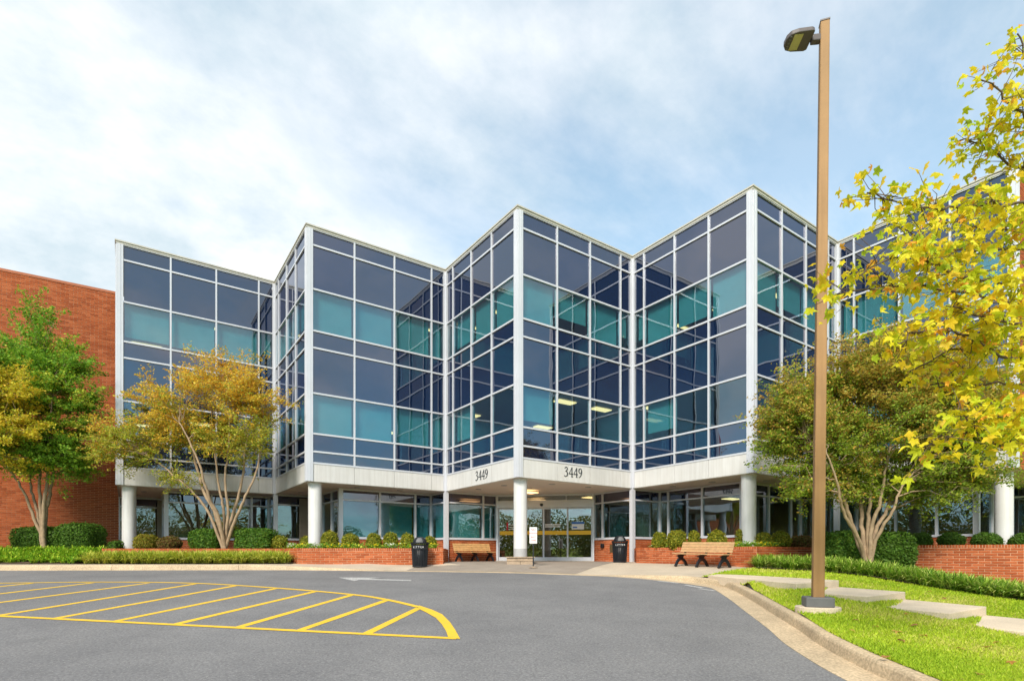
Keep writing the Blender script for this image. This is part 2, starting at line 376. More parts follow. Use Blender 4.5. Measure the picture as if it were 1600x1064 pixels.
# kerb, in cast sections with open joints
kerb = empty('kerb', (0, 0, 0), kind='structure')
def kerb_section(i0, i1):
    prof = []
    for k in range(i0, i1+1):
        g, h = gut[k], kh[k]; z0 = rz(cur[k][1])
        pts = [(-.0, z0-.05), (0.0, z0+.006), (g, z0+.012), (g+.02, z0+max(h-.035, .013)), (g+.032, z0+max(h-.012, .014)), (g+.055, z0+h+.002), (g+.165, z0+h+.005), (g+.17, z0+h-.01), (g+.17, z0-.12)]
        shift = 0
        if k == i0: shift = .006
        if k == i1: shift = -.006
        prof.append([(cur[k][0]+nrm[k][0]*o+tan[k][0]*shift, cur[k][1]+nrm[k][1]*o+tan[k][1]*shift, z) for o, z in pts])
    m = len(prof[0]); b = MB(); vs = [p for r in prof for p in r]
    fs = [(i*m+j, i*m+j+1, (i+1)*m+j+1, (i+1)*m+j) for i in range(len(prof)-1) for j in range(m-1)]
    fs += [tuple(range(m)), tuple((len(prof)-1)*m+j for j in range(m-1, -1, -1))]
    b.add(vs, fs); o = b.build('kerb_section', M['kerb'], kerb)
    import bmesh
    bm = bmesh.new(); bm.from_mesh(o.data); bmesh.ops.recalc_face_normals(bm, faces=bm.faces); bm.to_mesh(o.data); bm.free()
for i0 in range(0, n-1, 27): kerb_section(i0, min(i0+27, n-1))

# plaza / pavement
xsP = np.r_[np.arange(-26, 3.2, .3), np.arange(3.2, 9.6, .2)]
oy = []
oc = outer[cux < 1095]
for x in xsP: oy.append(np.interp(x, oc[:, 0], oc[:, 1]) if x < oc[-1, 0] else max(12.9, oc[-1, 1]-.6))
rowsP = [[(x, y0-.004+(27-y0)*s) for x, y0 in zip(xsP, oy)] for s in np.linspace(0, 1, 26)]
grid_sheet('pavement', rowsP, M['concrete'], lambda X, Y: H(X, Y))
# darker entrance apron
ex = np.linspace(0, 1, 30); rowsE = []
for s in np.linspace(0, 1, 16):
    row = []
    for q in ex:
        x0, x1 = -3.4-.0*s, 1.9+s*1.9
        xf = -3.4+(1.9+3.4)*q; yf = np.interp(xf, oc[:, 0], oc[:, 1])+.03
        xb = -2.75+(4.0+2.75)*q; yb = 26.5
        row.append((xf+(xb-xf)*min(1, s*2.2), yf+(yb-yf)*s))
    rowsE.append(row)
grid_sheet('entrance_apron', rowsE, M['entry'], lambda X, Y: H(X, Y)+.006)

# lawn
tipY = 14.35
oc2 = outer[(cux > 1066)]
ylist = np.r_[np.arange(-12, 3.5, .8), np.arange(3.5, 13, .2), np.arange(13, 20.5, .25)]
order = np.argsort(oc2[:, 1])
def XL(y):
    if y <= 14.1: return float(np.interp(y, oc2[order, 1], oc2[order, 0]))-.03
    return float(np.interp(y, [14.1, tipY, 15.5, 16.9, 18.5, 20.5], [4.83, 5.05, 5.95, 7.6, 9.4, 11.5]))
rowsL = []
for y in ylist:
    x0 = XL(y); rowsL.append([(x0+(q**1.9)*(30-x0), y) for q in np.linspace(0, 1, 90)])
grid_sheet('lawn', rowsL, M['turf'], lambda X, Y: H(X, Y)+.009)

# ------------------------------------------------------------------ road markings
mark = empty('road_marking', (0, 0, 0), 'yellow hatched no parking island painted on the asphalt', 'road marking')
def stripe(b, p, q, wd, dz):
    p = np.array(p[:2]); q = np.array(q[:2]); d = (q-p)/np.linalg.norm(q-p); nn = np.array([-d[1], d[0]])*wd/2
    k = max(2, int(np.linalg.norm(q-p)/.4)); vs = []
    for s in np.linspace(0, 1, k):
        c = p+(q-p)*s; j = 1+rng.uniform(-.06, .06)
        for sg in (-1, 1): e = c+nn*sg*j; vs.append((e[0], e[1], rz(e[1])+dz))
    b.add(vs, [(2*i, 2*i+2, 2*i+3, 2*i+1) for i in range(k-1)])
up_px = [(-300, 914), (0, 911), (160, 909.3), (300, 911), (430, 918.5), (550, 928.8), (605, 937), (655, 948.5)]
up, _ = catmull(np.array([rp(*q)[:2] for q in up_px]), np.zeros(len(up_px)), 5)
b = MB()
for a, c in zip(up[:-1], up[1:]): stripe(b, a, c, .13, .007)
b.build('outline', M['ypaint'], mark)
b = MB(); stripe(b, rp(-300, 947), rp(0, 962.5), .12, .007); stripe(b, rp(0, 962.5), rp(714, 997.5), .12, .007); b.build('outline', M['ypaint'], mark)
# thick rounded nose
nose_o = [rp(*q) for q in [(655, 946), (676, 953), (691, 960), (703, 972), (711, 984), (719, 998.5)]]
nose_i = [rp(*q) for q in [(653, 950.5), (668, 958), (681, 965.5), (690, 975), (697, 986), (700.5, 996.2)]]
b = MB(); k = len(nose_o)
b.add([(x, y, z+.0085) for x, y, z in nose_o+nose_i], [(i, i+1, k+i+1, k+i) for i in range(k-1)]); b.build('nose', M['ypaint'], mark)
for a, c in [((50, 911), (-200, 937)), ((145, 910.4), (-200, 951)), ((232, 910.8), (-100, 954)), ((305, 912), (0, 961)), ((370, 914.5), (80, 967)), ((432, 919), (172, 972)), ((492, 924), (268, 976.5)),
             ((549, 929.5), (366, 981.5)), ((604, 937.5), (464, 986)), ((655, 949.5), (570, 991))]:
    b = MB(); stripe(b, rp(*a), rp(*c), .14, .004); b.build('stripe', M['ypaint'], mark)
b = MB()
ar = [rp(*q, dz=.005) for q in [(529, 902), (553, 907.6), (563, 905.6), (642, 907.4), (643, 905.9), (576, 904.0), (594, 902.3)]]
b.add(ar, [(0, 1, 2), (0, 2, 5), (2, 3, 4, 5), (0, 5, 6)]); o = b.build('direction_arrow', M['wpaint']); tag(o, 'worn white arrow painted on the asphalt by the entrance', 'road marking')
b = MB()
for a, c in [((1028, 907.6), (1060, 911)), ((1070, 913.5), (1098, 918.5)), ((1092, 919.5), (1118, 923))]: stripe(b, rp(*a), rp(*c), .12, .005)
tag(b.build('paint_smear', M['wpaint']), 'faded white paint scuffs along the gutter bend', 'road marking')

# ------------------------------------------------------------------ stepped walkway on the lawn
walk = empty('stepped_walkway', (5.5, 11, H(5.5, 11)), kind='structure')
NO = [((5.33, 10.34), (6.9, 11.64), -.22), ((5.83, 9.08), (7.31, 10.25), -.37), ((6.26, 7.9), (7.69, 8.94), -.52), ((6.72, 6.7), (8.15, 7.68), -.67), ((7.15, 5.5), (8.6, 6.42), -.82)]
def slab(a, bb, c, d, za, zb, th=.30):
    b = MB(); vs = [(*a, za), (*bb, za), (*c, zb), (*d, zb)]
    vs += [(x, y, z-th) for x, y, z in vs]
    b.add(vs, [(0, 1, 2, 3), (7, 6, 5, 4), (0, 4, 5, 1), (1, 5, 6, 2), (2, 6, 7, 3), (3, 7, 4, 0)])
    o = b.build('step', M['step'], walk, bevel=.012)
    import bmesh
    bm = bmesh.new(); bm.from_mesh(o.data); bmesh.ops.recalc_face_normals(bm, faces=bm.faces); bm.to_mesh(o.data); bm.free()
slab((4.93, 13.9), (5.75, 15.1), NO[0][1], NO[0][0], H(5.2, 14.4)+.03, -.22)
for k in range(1, len(NO)):
    (l0, r0, _), (l1, r1, z1) = NO[k-1], NO[k]
    e = .25; back = lambda f, t_: (f[0]-(t_[0]-f[0])*e, f[1]-(t_[1]-f[1])*e)
    slab(back(l0, l1), back(r0, r1), r1, l1, z1+.012, z1)

# ------------------------------------------------------------------ bricks
BL, BH, JT = .305, .08, .015
def unit_brick(name, l, h, d=.05, rot=False):
    me = bpy.data.meshes.new(name); x, z = l/2, h/2; c = .004
    vs = [(-x, 0, -z), (x, 0, -z), (x, 0, z), (-x, 0, z), (-x, -d+c, -z), (x, -d+c, -z), (x, -d+c, z), (-x, -d+c, z),
          (-x+c, -d, -z+c), (x-c, -d, -z+c), (x-c, -d, z-c), (-x+c, -d, z-c)]
    fs = [(8, 9, 10, 11), (4, 5, 9, 8), (5, 6, 10, 9), (6, 7, 11, 10), (7, 4, 8, 11), (0, 1, 5, 4), (1, 2, 6, 5), (2, 3, 7, 6), (3, 0, 4, 7)]
    me.from_pydata(vs, [], fs); me.update(); me.materials.append(M['brick']); return me
ME_BR = unit_brick('brick', BL-JT, BH-JT); ME_HB = unit_brick('brick_half', BL/2-JT, BH-JT); ME_RL = unit_brick('rowlock_brick', .075-JT, .105-JT)
def wall_bricks(a, b, z0f, z1, rowlock=False, phase=0):
    """list of (centre xyz, length, height, angle) on the outer face of segment a->b (outer side to the right of travel)"""
    a = np.array(a, float); b = np.array(b, float); d = b-a; Ln = np.linalg.norm(d); d /= Ln; out = []
    zt = z1
    if rowlock:
        k = max(1, int(round(Ln/.075))); wl = Ln/k
        for i in range(k): c = a+d*(i+.5)*wl; out.append((c[0], c[1], z1-.0525, wl-JT, .105-JT, 2))
        zt = z1-.105
    r = 0; z = zt-BH/2
    while True:
        t = -(BL/2 if (r+phase) % 2 else 0); any_ = False
        while t < Ln-1e-4:
            s0, s1 = max(t, 0), min(t+BL, Ln)
            if s1-s0 > .04:
                c = a+d*(s0+s1)/2
                if z+BH/2 > z0f(c): out.append((c[0], c[1], z, s1-s0-JT, BH-JT, 1 if s1-s0 > BL*.99 else 0)); any_ = True
            t += BL
        r += 1; z -= BH
        if not any_ or r > 400: break
    return out, math.atan2(d[1], d[0])
def bricks_joined(name, items, parent, proud=.012):
    """items: list of (list, angle)"""
    Vs = []; rn = []
    for lst, ang in items:
        if not lst: continue
        q = np.array([l[:5] for l in lst]); n = len(q); d = np.array([math.cos(ang), math.sin(ang)]); o = np.array([math.sin(ang), -math.cos(ang)])
        def pt(sx, so, sz):
            p = np.zeros((n, 3)); p[:, :2] = q[:, :2]+d*(sx*q[:, 3:4]/2)+o*so; p[:, 2] = q[:, 2]+sz*q[:, 4]/2; return p
        f = proud
        jit = rng.uniform(-.003, .003, n)
        A, B, C, D = pt(-1, f, -1), pt(1, f, -1), pt(1, f, 1), pt(-1, f, 1)
        for X in (A, B, C, D): X[:, :2] += o*jit[:, None]
        a, b, c, d2 = pt(-1, -.01, -1), pt(1, -.01, -1), pt(1, -.01, 1), pt(-1, -.01, 1)
        quads = [(A, B, C, D), (a, b, B, A), (D, C, c, d2), (b, c, C, B), (a, A, D, d2)]
        Vs.append(np.concatenate([np.stack(k, 1) for k in quads]).reshape(-1, 3)); rn.append(np.tile(np.repeat(rng.random(n), 4), 5))
    return np_mesh(name, np.concatenate(Vs), 4, M['brickA'], parent, rnd=np.concatenate(rn), kind='stuff')
def bricks_single(items, parent, limit):
    """nearest bricks as objects of their own, the rest joined"""
    allb = [(l, ang) for lst, ang in items for l in lst]
    allb.sort(key=lambda e: (e[0][0]**2+e[0][1]**2)-(0 if e[0][5] else -.5))
    off = wloc(parent); rest = {}
    for i, (l, ang) in enumerate(allb):
        if i < limit and l[5] in (1, 2):
            me = ME_BR if l[5] == 1 else ME_RL
            o = link('brick', me, parent); dirn = (math.sin(ang), -math.cos(ang))
            j = random.uniform(-.003, .003)-.036
            o.location = (l[0]+dirn[0]*j-off.x, l[1]+dirn[1]*j-off.y, l[2]-off.z); o.rotation_euler = (0, 0, ang)
            if l[5] == 2: o.scale = (l[3]/(.075-JT), 1, 1)
        else: rest.setdefault(ang, []).append(l)
    if rest: bricks_joined('bricks', [(v, k) for k, v in rest.items()], parent)

# ------------------------------------------------------------------ glass office building
bld = empty('office_building', (float(P2[0]), float(P2[1]), 0), 'three storey zigzag glass office building with white fascia and round columns', 'building')
def frame(a, d):
    a = np.array(a, float); d = np.array(d, float); nn = np.array([d[1], -d[0]])
    return lambda t_, o, z: (a[0]+d[0]*t_+nn[0]*o, a[1]+d[1]*t_+nn[1]*o, z)
ROWS = [.14, .725, 2.37, 3.93, 4.57, 6.27, 7.79, 8.46, 8.89]
VIS = {2, 5}
def curtain(a, d, cols, ln, shade_p, lead, trail):
    M_ = frame(a, d)
    mb = MB()
    for i, t_ in enumerate(cols):
        if i in (0, len(cols)-1):
            continue
        mb.box(t_-.03, t_+.03, -.07, .032, TOP-8.89-.03, TOP-.12, M_)
    for i, r in enumerate(ROWS):
        hh = .032 if i else .02
        for c0, c1 in zip(cols[:-1], cols[1:]):
            e0 = .03 if c0 != cols[0] else 0; e1 = .03 if c1 != cols[-1] else 0
            mb.box(c0+e0, c1-e1, -.068, .028, TOP-r-hh, TOP-r+hh, M_)
    fr = mb.build('curtain_wall_frame', M['white'], bld, bevel=0)
    for i in range(len(ROWS)-1):
        for c0, c1 in zip(cols[:-1], cols[1:]):
            b = MB(); b.box(c0+.02, c1-.02, -.035, -.021, TOP-ROWS[i+1]+.02, TOP-ROWS[i]-.02, M_)
            b.build('glass_pane', M['vision'] if i in VIS else M['spandrel'], fr)
            if i in VIS and rng.random() < shade_p[0 if i == 2 else 1]:
                drop = 1.0 if rng.random() < .6 else rng.uniform(.6, .92)
                zt = TOP-ROWS[i]-.02; zb = zt-(ROWS[i+1]-ROWS[i]-.04)*drop
                b = MB(); b.box(c0+.05, c1-.05, -.20, -.19, zb, zt, M_); b.build('window_shade', M['shade'], fr)
    # fascia panels
    for c0, c1 in zip(cols[:-1], cols[1:]):
        b = MB(); b.box(c0+.006, c1-.006, -.06, .012, HB+.02, TOP-8.89-.034, M_); b.build('fascia_panel', M['panel'], bld)
    b = MB(); b.box(cols[0]-lead+.01, cols[-1]+trail-.01, -.055, .0, HB+.001, HB+.03, M_); b.build('fascia_edge', M['coping'], bld)
UC = [.2, 1.79, 3.45, 5.13, L1-.13]; WC = [.13, .63, 2.15, 3.66, L2-.2]
for k in range(5):
    curtain(V[k], w, WC, L2, (1.0, .3), .1, .1)
    if k < 4: curtain(P[k], u, UC, L1, (1.0, 1.0 if k == 1 else .3), .1, .1)
def uwbox(c, u0, u1, w0, w1, z0, z1, mb):
    q = [(c[0]+u[0]*a+w[0]*b, c[1]+u[1]*a+w[1]*b) for a, b in ((u0, w0), (u1, w0), (u1, w1), (u0, w1))]
    # orient upward
    area = sum(q[i][0]*q[(i+1) % 4][1]-q[(i+1) % 4][0]*q[i][1] for i in range(4))
    if area < 0: q = q[::-1]
    mb.prism(q, z0, z1)
for k in range(5):
    b = MB(); c = P[k]
    uwbox(c, .004, .2, -.06, .045, HB+.015, TOP-.125, b); uwbox(c, -.045, .05, -.2, -.004, HB+.012, TOP-.125, b)
    uwbox(c, -.03, .002, -.002, .03, HB+.02, TOP-.13, b)
    uwbox(c, .10, .112, .045, .056, HB+.018, TOP-.128, b); uwbox(c, -.056, -.045, -.112, -.10, HB+.018, TOP-.128, b)
    b.build('corner_post', M['white'], bld)
for k in range(1, 5):
    b = MB(); c = V[k]
    uwbox(c, -.13, .05, -.05, .055, HB+.012, TOP-.125, b); uwbox(c, -.055, .05, .055, .13, HB+.013, TOP-.126, b)
    b.build('valley_post', M['white'], bld)
# outline polygons
zig = []
for k in range(5): zig += [V[k], P[k]]
zig += [V[5]]
def offset_poly(pts, o):
    pts = [np.array(p, float) for p in pts]; out = []
    for i, p in enumerate(pts):
        ds = []
        if i > 0: d = pts[i]-pts[i-1]; ds.append(d/np.linalg.norm(d))
        if i < len(pts)-1: d = pts[i+1]-pts[i]; ds.append(d/np.linalg.norm(d))
        ns = [np.array([d[1], -d[0]]) for d in ds]
        m = sum(ns); m = m/np.linalg.norm(m); out.append(p+m*o/float(m@ns[0]))
    return out
def ribbon(name, pts, o0, o1, z0, z1, mat):
    a, c = offset_poly(pts, o0), offset_poly(pts, o1); mb = MB(); k = len(pts)
    vs = [(*p, z) for z in (z0, z1) for r in (a, c) for p in r]
    fs = []
    for i in range(k-1):
        fs += [(i, k+i, k+i+1, i+1), (2*k+i, 2*k+i+1, 3*k+i+1, 3*k+i), (k+i, 3*k+i, 3*k+i+1, k+i+1), (i, i+1, 2*k+i+1, 2*k+i)]
    mb.add(vs, fs); return mb.build(name, mat, bld)
cop = ribbon('roof_coping', zig, -.35, .045, TOP-.128, TOP-.02, M['coping'])
ribbon('roof_coping', zig, -.36, .075, TOP-.05, TOP, M['coping'])
back = [V[5]+np.array([3, 11]), V[0]+np.array([-1, 11])]
def ngon(name, pts, z, mat, up=True):
    mb = MB(); pts = [(float(p[0]), float(p[1]), z) for p in pts]
    ar = sum(pts[i][0]*pts[(i+1) % len(pts)][1]-pts[(i+1) % len(pts)][0]*pts[i][1] for i in range(len(pts)))
    if (ar > 0) != up: pts = pts[::-1]
    mb.add(pts, [tuple(range(len(pts)))]); return mb.build(name, mat, bld)
inset = offset_poly(zig, -.26)
ngon('roof', offset_poly(zig, -.3)+back, TOP-.25, M['carpet'])
ngon('soffit', offset_poly(zig, -.055)+back, HB+.01, M['soffit'], False)
for zc_, zf_ in ((10.42, 7.95), (6.52, 4.05)):
    ngon('ceiling', inset+back, zc_, M['ceil'], False); ngon('floor_slab', inset+back, zf_, M['carpet'])
    mb = MB(); bl = [V[0]+np.array([-.5, 6.5]), V[5]+np.array([.5, 6.5])]
    a0, b0 = bl
    mb.add([(*a0, zf_), (*b0, zf_), (*b0, zc_), (*a0, zc_)], [(0, 1, 2, 3)]); mb.build('interior_wall', M['interior'], bld)
b = MB()
for pa, pb in ((V[0], back[1]), (back[1], back[0]), (back[0], V[5])):
    b.add([(*pa, -.2), (*pb, -.2), (*pb, TOP-.2), (*pa, TOP-.2)], [(0, 1, 2, 3)])
b.build('rear_wall', M['interior'], bld)
# ceiling lights inside
for k in range(5):
    for zc_ in (10.40, 6.50):
        for s in (1.1, 3.2, 5.2):
            for t_ in (1.2, 3.3, 5.2):
                if rng.random() < .66: continue
                c = P[k]+u*s-w*t_; b = MB()
                ang = rng.random() < .5
                uwbox(c, -.6, .6, -.09, .09, zc_-.03, zc_-.004, b) if zc_ > 8 else uwbox(c, -.45, .45, -.2, .2, zc_-.03, zc_-.004, b)
                b.build('ceiling_light', M['lightstrip'], bld)

# ground storey glazing
SI, SO = 1.7, 1.44
GZ0, GZ1, GZ2 = 1.03, 2.59, 3.02
base_items = []
def store(a, b_, cols, shade=0., endpost=True, base=True):
    a = np.array(a, float); b_ = np.array(b_, float); d = b_-a; ln = np.linalg.norm(d); d = d/ln; M_ = frame(a, d)
    cols = [.0]+[c*ln for c in cols]+[ln]
    mb = MB()
    for i, c in enumerate(cols):
        hw = .045 if 0 < i < len(cols)-1 else .03
        c_ = min(max(c, hw), ln-hw)
        mb.box(c_-hw, c_+hw, -.06, .04, GZ0-.02, GZ2+.02, M_)
    for z, hh in ((GZ0, .035), (GZ1, .03), (GZ2, .035)):
        for c0, c1 in zip(cols[:-1], cols[1:]):
            mb.box(c0+.05, c1-.05, -.055, .03, z-hh, z+hh, M_)
    fr = mb.build('storefront_frame', M['white'], bld)
    for c0, c1 in zip(cols[:-1], cols[1:]):
        b = MB(); b.box(c0+.03, c1-.03, -.03, -.018, GZ0+.02, GZ1-.02, M_); b.build('glass_pane', M['vision'], fr)
        b = MB(); b.box(c0+.03, c1-.03, -.03, -.018, GZ1+.02, GZ2-.02, M_); b.build('glass_pane', M['spandrel'], fr)
        if rng.random() < shade:
            b = MB(); b.box(c0+.06, c1-.06, -.22, -.21, GZ0, GZ1, M_); b.build('window_shade', M['shade'], fr)
    if base:
        mb = MB(); mb.box(.0, ln, -.2, -.0, -.3, GZ0-.06, M_); bb = mb.build('brick_base', M['mortar'], bld)
        mb = MB(); mb.box(.01, ln-.01, -.1, .05, GZ0-.058, GZ0-.022, M_); mb.build('window_sill', M['white'], bld)
        lst, ang = wall_bricks(a, b_, lambda c: -.15, GZ0-.06); bricks_joined('bricks', [(lst, ang)], bb)
    return fr
def gpost(c, s=.075):
    b = MB(); uwbox(c, -s, s, -s, s, -.1, HB+.008, b); b.build('storefront_post', M['white'], bld)
gline = []
D0 = V[2]+2.62*u; D1 = V[3]-2.28*w
for k in range(5):
    Q = V[k]+SI*u; Rr = Q+(L2-SO)*w; T = Rr+(L1-SI)*u; Vn = V[k]+L2*w+L1*u
    if k != 2:
        store(V[k], Q, [], 0.0 if k != 1 else 0); store(Q, Rr, [.36, .7] if k != 3 else [.12, .55], 0.0)
        store(Rr, T, [.42, .82] if k != 1 else [.41, .81], {1: 1.0, 0: 0.0, 3: 0.0, 4: 0}[k]); store(T, Vn, [], 1. if k == 1 else 0)
        gpost(Rr, .085); gline += [V[k], Q, Rr, T]
    else:
        store(V[2], D0, [.72], 1.0); store(D1, V[3], [.24], 0.0)
        gline += [V[2], D0, D1]
gline += [V[5]]
for k in range(1, 5): gpost(V[k], .085)
gi = offset_poly(gline, -.25)
ngon('floor_slab', gi+back, .035, M['carpet']); ngon('ceiling', gi+back, 2.98, M['ceil'], False)
mb = MB(); a0, b0 = V[0]+np.array([-.5, 7.5]), V[5]+np.array([.5, 7.5])
mb.add([(*a0, 0), (*b0, 0), (*b0, 2.99), (*a0, 2.99)], [(0, 1, 2, 3)]); mb.build('interior_wall', M['interior'], bld)
# partitions and desks that show through the ground floor panes
for c, s, hgt in ((P[1]+u*2.2-w*5.2, 1.2, 2.9), (P[0]+u*2.5-w*4.6, 1.0, 2.9), (P[3]+u*2.0-w*6, 1.4, 2.9), (P[4]+u*1.5-w*5.5, 1.3, 2.9)):
    b = MB(); uwbox(c, -s, s, -.06, .06, .04, hgt, b); b.build('partition', M['interior'], bld)
for k in range(5):
    for s in (2.6, 4.4, 6.4):
        for t_ in (3.0, 5.0, 7.0):
            if rng.random() < (.8 if k == 2 else .5): continue
            c = P[k]+u*s-w*t_; b = MB(); uwbox(c, -.45, .45, -.25, .25, 2.945, 2.972, b); b.build('ceiling_light', M['lightstrip'], bld)
# round columns
bis = (u-w)/np.linalg.norm(u-w)
for k in range(5):
    c = P[k]+bis*.55; z0 = .2 if k == 2 else -.2
    b = MB(); b.lathe((c[0], c[1], 0), [(.245, z0+(.34 if k == 2 else 0)), (.245, HB-.06), (.27, HB-.05), (.27, HB+.005)], 36)
    o = b.build('column', M['column'], bld, smooth=True); m_ = o.modifiers.new('es', 'EDGE_SPLIT'); m_.split_angle = R(40)
    if k == 2:
        b = MB(); b.lathe((c[0], c[1], 0), [(.247, z0), (.247, z0+.34)], 36); o = b.build('column_foot', M['colgrey'], bld, smooth=True); m_ = o.modifiers.new('es', 'EDGE_SPLIT'); m_.split_angle = R(40)
        cc = c-bis*.05
        for r, (hh, s) in enumerate(((.15, .47), (.13, .45))):
            pass
        zg = H(cc[0], cc[1])-.05
        # stone plinth blocks, two courses of four
        for r in range(2):
            z_0 = zg+.005+r*(.245-zg-.04)/2; z_1 = zg+(r+1)*(.245-zg-.04)/2-.004
            for (u0, u1, w0, w1) in ((-.48, -.005, -.48, .48), (.005, .48, -.48, -.005), (.005, .48, .005, .48)) if r == 0 else ((-.48, .48, -.48, -.005), (-.48, -.005, .005, .48), (.005, .48, .005, .48)):
                b = MB(); q0 = cc
                vs = [(q0[0]+x, q0[1]+y) for x, y in ((u0, w0), (u1, w0), (u1, w1), (u0, w1))]
                b.prism(vs, z_0, z_1); b.build('plinth_block', M['stone'], bld, bevel=.01)
        b = MB(); b.prism([(cc[0]+x, cc[1]+y) for x, y in ((-.52, -.52), (.52, -.52), (.52, .52), (-.52, .52))], .205, .245); b.build('plinth_cap', M['stone'], bld, bevel=.008)
# recessed soffit lamps
for k in range(5):
    for s, t_ in ((2.2, .8), (.9, 2.2), (4.0, .7), (.75, 3.9), (2.3, 2.4)):
        c = P[k]+u*s-w*t_; b = MB(); b.lathe((c[0], c[1], HB-.012), [(.10, 0), (.125, .004), (.125, .024)], 20); b.build('soffit_lamp', M['colgrey'], bld)
# entrance: sliding doors between D0 and D1
dd = (D1-D0); dl = np.linalg.norm(dd); dd = dd/dl; DM = frame(D0, dd)
b = MB(); b.box(0, dl, -.06, .10, 2.45, 2.78, DM); b.box(0, .09, -.08, .08, 0.02, HB, DM); b.box(dl-.09, dl, -.08, .08, .02, HB, DM); b.box(.09, dl-.09, -.05, .06, 2.98, HB+.006, DM)
ent = b.build('entrance_frame', M['white'], bld)
b = MB(); b.box(.1, dl-.1, -.02, -.008, 2.78, 2.98, DM); b.build('glass_pane', M['clear'], ent)
b = MB(); b.box(dl*.72-.02, dl*.72+.02, -.03, .05, 2.782, 2.978, DM); b.build('transom_bar', M['white'], ent)
b = MB(); b.lathe((*DM(dl*.47, .14, 0)[:2], 2.60), [(.03, -.09), (.07, -.06), (.075, 0), (.05, .03)], 16); b.build('door_sensor', M['dark'], ent)
xs_ = [.1, .1+(dl-.2)*.245, .1+(dl-.2)*.49, .1+(dl-.2)*.745, dl-.1]
for i in range(4):
    o0 = .02 if i in (1, 2) else -.045
    x0, x1 = xs_[i], xs_[i+1]
    b = MB(); zs0, zs1 = .05, 2.44
    b.box(x0, x0+.035, o0, o0+.05, zs0, zs1, DM); b.box(x1-.035, x1, o0, o0+.05, zs0, zs1, DM); b.box(x0+.035, x1-.035, o0, o0+.05, zs0, zs0+.16, DM); b.box(x0+.035, x1-.035, o0, o0+.05, zs1-.06, zs1, DM)
    lf = b.build('sliding_door', M['white'], bld)
    b = MB(); b.box(x0+.03, x1-.03, o0+.018, o0+.03, zs0+.15, zs1-.05, DM); b.build('glass_pane', M['clear'], lf)
    b = MB(); b.box(x0+.036, x1-.036, o0+.031, o0+.037, 1.22, 1.40, DM); b.build('safety_band', M['yellowstrip'], lf)
def card(x0, x1, z0, z1, mat, name='poster', o=.062): 
    b = MB(); b.box(x0, x1, o, o+.004, z0, z1, DM); return b.build(name, mat, bld)
card(dl*.775, dl*.90, 1.46, 1.70, M['signwhite'], 'poster', -.012); card(dl*.775, dl*.90, 1.70, 1.80, M['blueposter'], 'poster_header', -.0115)
card(dl*.785, dl*.83, 1.52, 1.58, M['blueposter'], 'poster_logo', -.0075)
for i in range(3): card(dl*.125, dl*.245, 1.47+i*.1, 1.50+i*.1, M['signwhite'], 'door_notice', -.012)
for i in range(2): card(dl*.505, dl*.66, 1.56+i*.09, 1.61+i*.09, M['signwhite'], 'door_notice', .054)
card(dl*.105, dl*.122, 1.44, 1.80, M['red'], 'door_notice', -.011)
b = MB(); b.box(.0, dl, -.3, .25, .0, .045, DM); b.build('door_threshold', M['coping'], bld)
# plaque and box on the brick by the door
PM = frame(D1, (V[3]-D1)/np.linalg.norm(V[3]-D1))
b = MB(); b.box(1.02, 1.5, .012, .045, .42, .76, PM); b.build('plaque', M['brass'], bld)
b = MB(); b.box(.52, .66, .012, .13, .62, .80, PM); b.build('call_box', M['dark'], bld, bevel=.02)

# street number 3449, serif numerals cut from plate
DIG = {'3': [[(.10, .80, .09), (.17, .93, .06), (.30, .985, .06), (.42, .90, .10), (.44, .77, .12), (.36, .62, .09), (.18, .54, .04)], [(.18, .54, .04), (.36, .49, .08), (.47, .36, .12), (.48, .22, .13), (.40, .08, .11), (.24, 0.0, .06), (.08, .01, .07), (.02, .08, .10)]],
       '4': [[(.42, 1.0, .04), (.03, .34, .05)], [(.0, .31, .08), (.58, .31, .08)], [(.42, 1.0, .11), (.42, .02, .11)], [(.30, .0, .035), (.54, .0, .035)]],
       '9': [[(.46, .70, .12), (.42, .88, .09), (.28, .98, .05), (.12, .90, .09), (.06, .72, .12), (.10, .54, .10), (.25, .45, .05), (.40, .53, .08), (.46, .70, .12)], [(.47, .72, .12), (.46, .50, .12), (.38, .27, .10), (.24, .10, .07), (.06, .0, .04)]]}
def numerals(M_, t0, z0, h):
    x = t0
    for ch in '3449':
        b = MB()
        for st in DIG[ch]:
            k = len(st); top = []
            for i, (px, py, wd) in enumerate(st):
                a = st[max(i-1, 0)]; c = st[min(i+1, k-1)]; dx, dy = c[0]-a[0], c[1]-a[1]; l = math.hypot(dx, dy); nx, ny = -dy/l, dx/l
                top.append(((px+nx*wd/2), (py+ny*wd/2), (px-nx*wd/2), (py-ny*wd/2)))
            vs = []
            for q in top:
                for oo in (.014, .028): vs += [M_(x+q[0]*h, oo, z0+q[1]*h), M_(x+q[2]*h, oo, z0+q[3]*h)]
            fs = []
            for i in range(k-1):
                a = 4*i; c = a+4; fs += [(a+2, a+3, c+3, c+2), (a, c, c+1, a+1), (a, a+2, c+2, c), (a+1, c+1, c+3, a+3)]
            fs += [(0, 1, 3, 2), (4*k-4, 4*k-2, 4*k-1, 4*k-3)]
            b.add(vs, fs)
        o = b.build('house_number', M['numeral'], bld); x += h*.66
numerals(frame(P[2], u), 2.12, HB+.22, .36); numerals(frame(V[2], w), 2.50, HB+.20, .36)

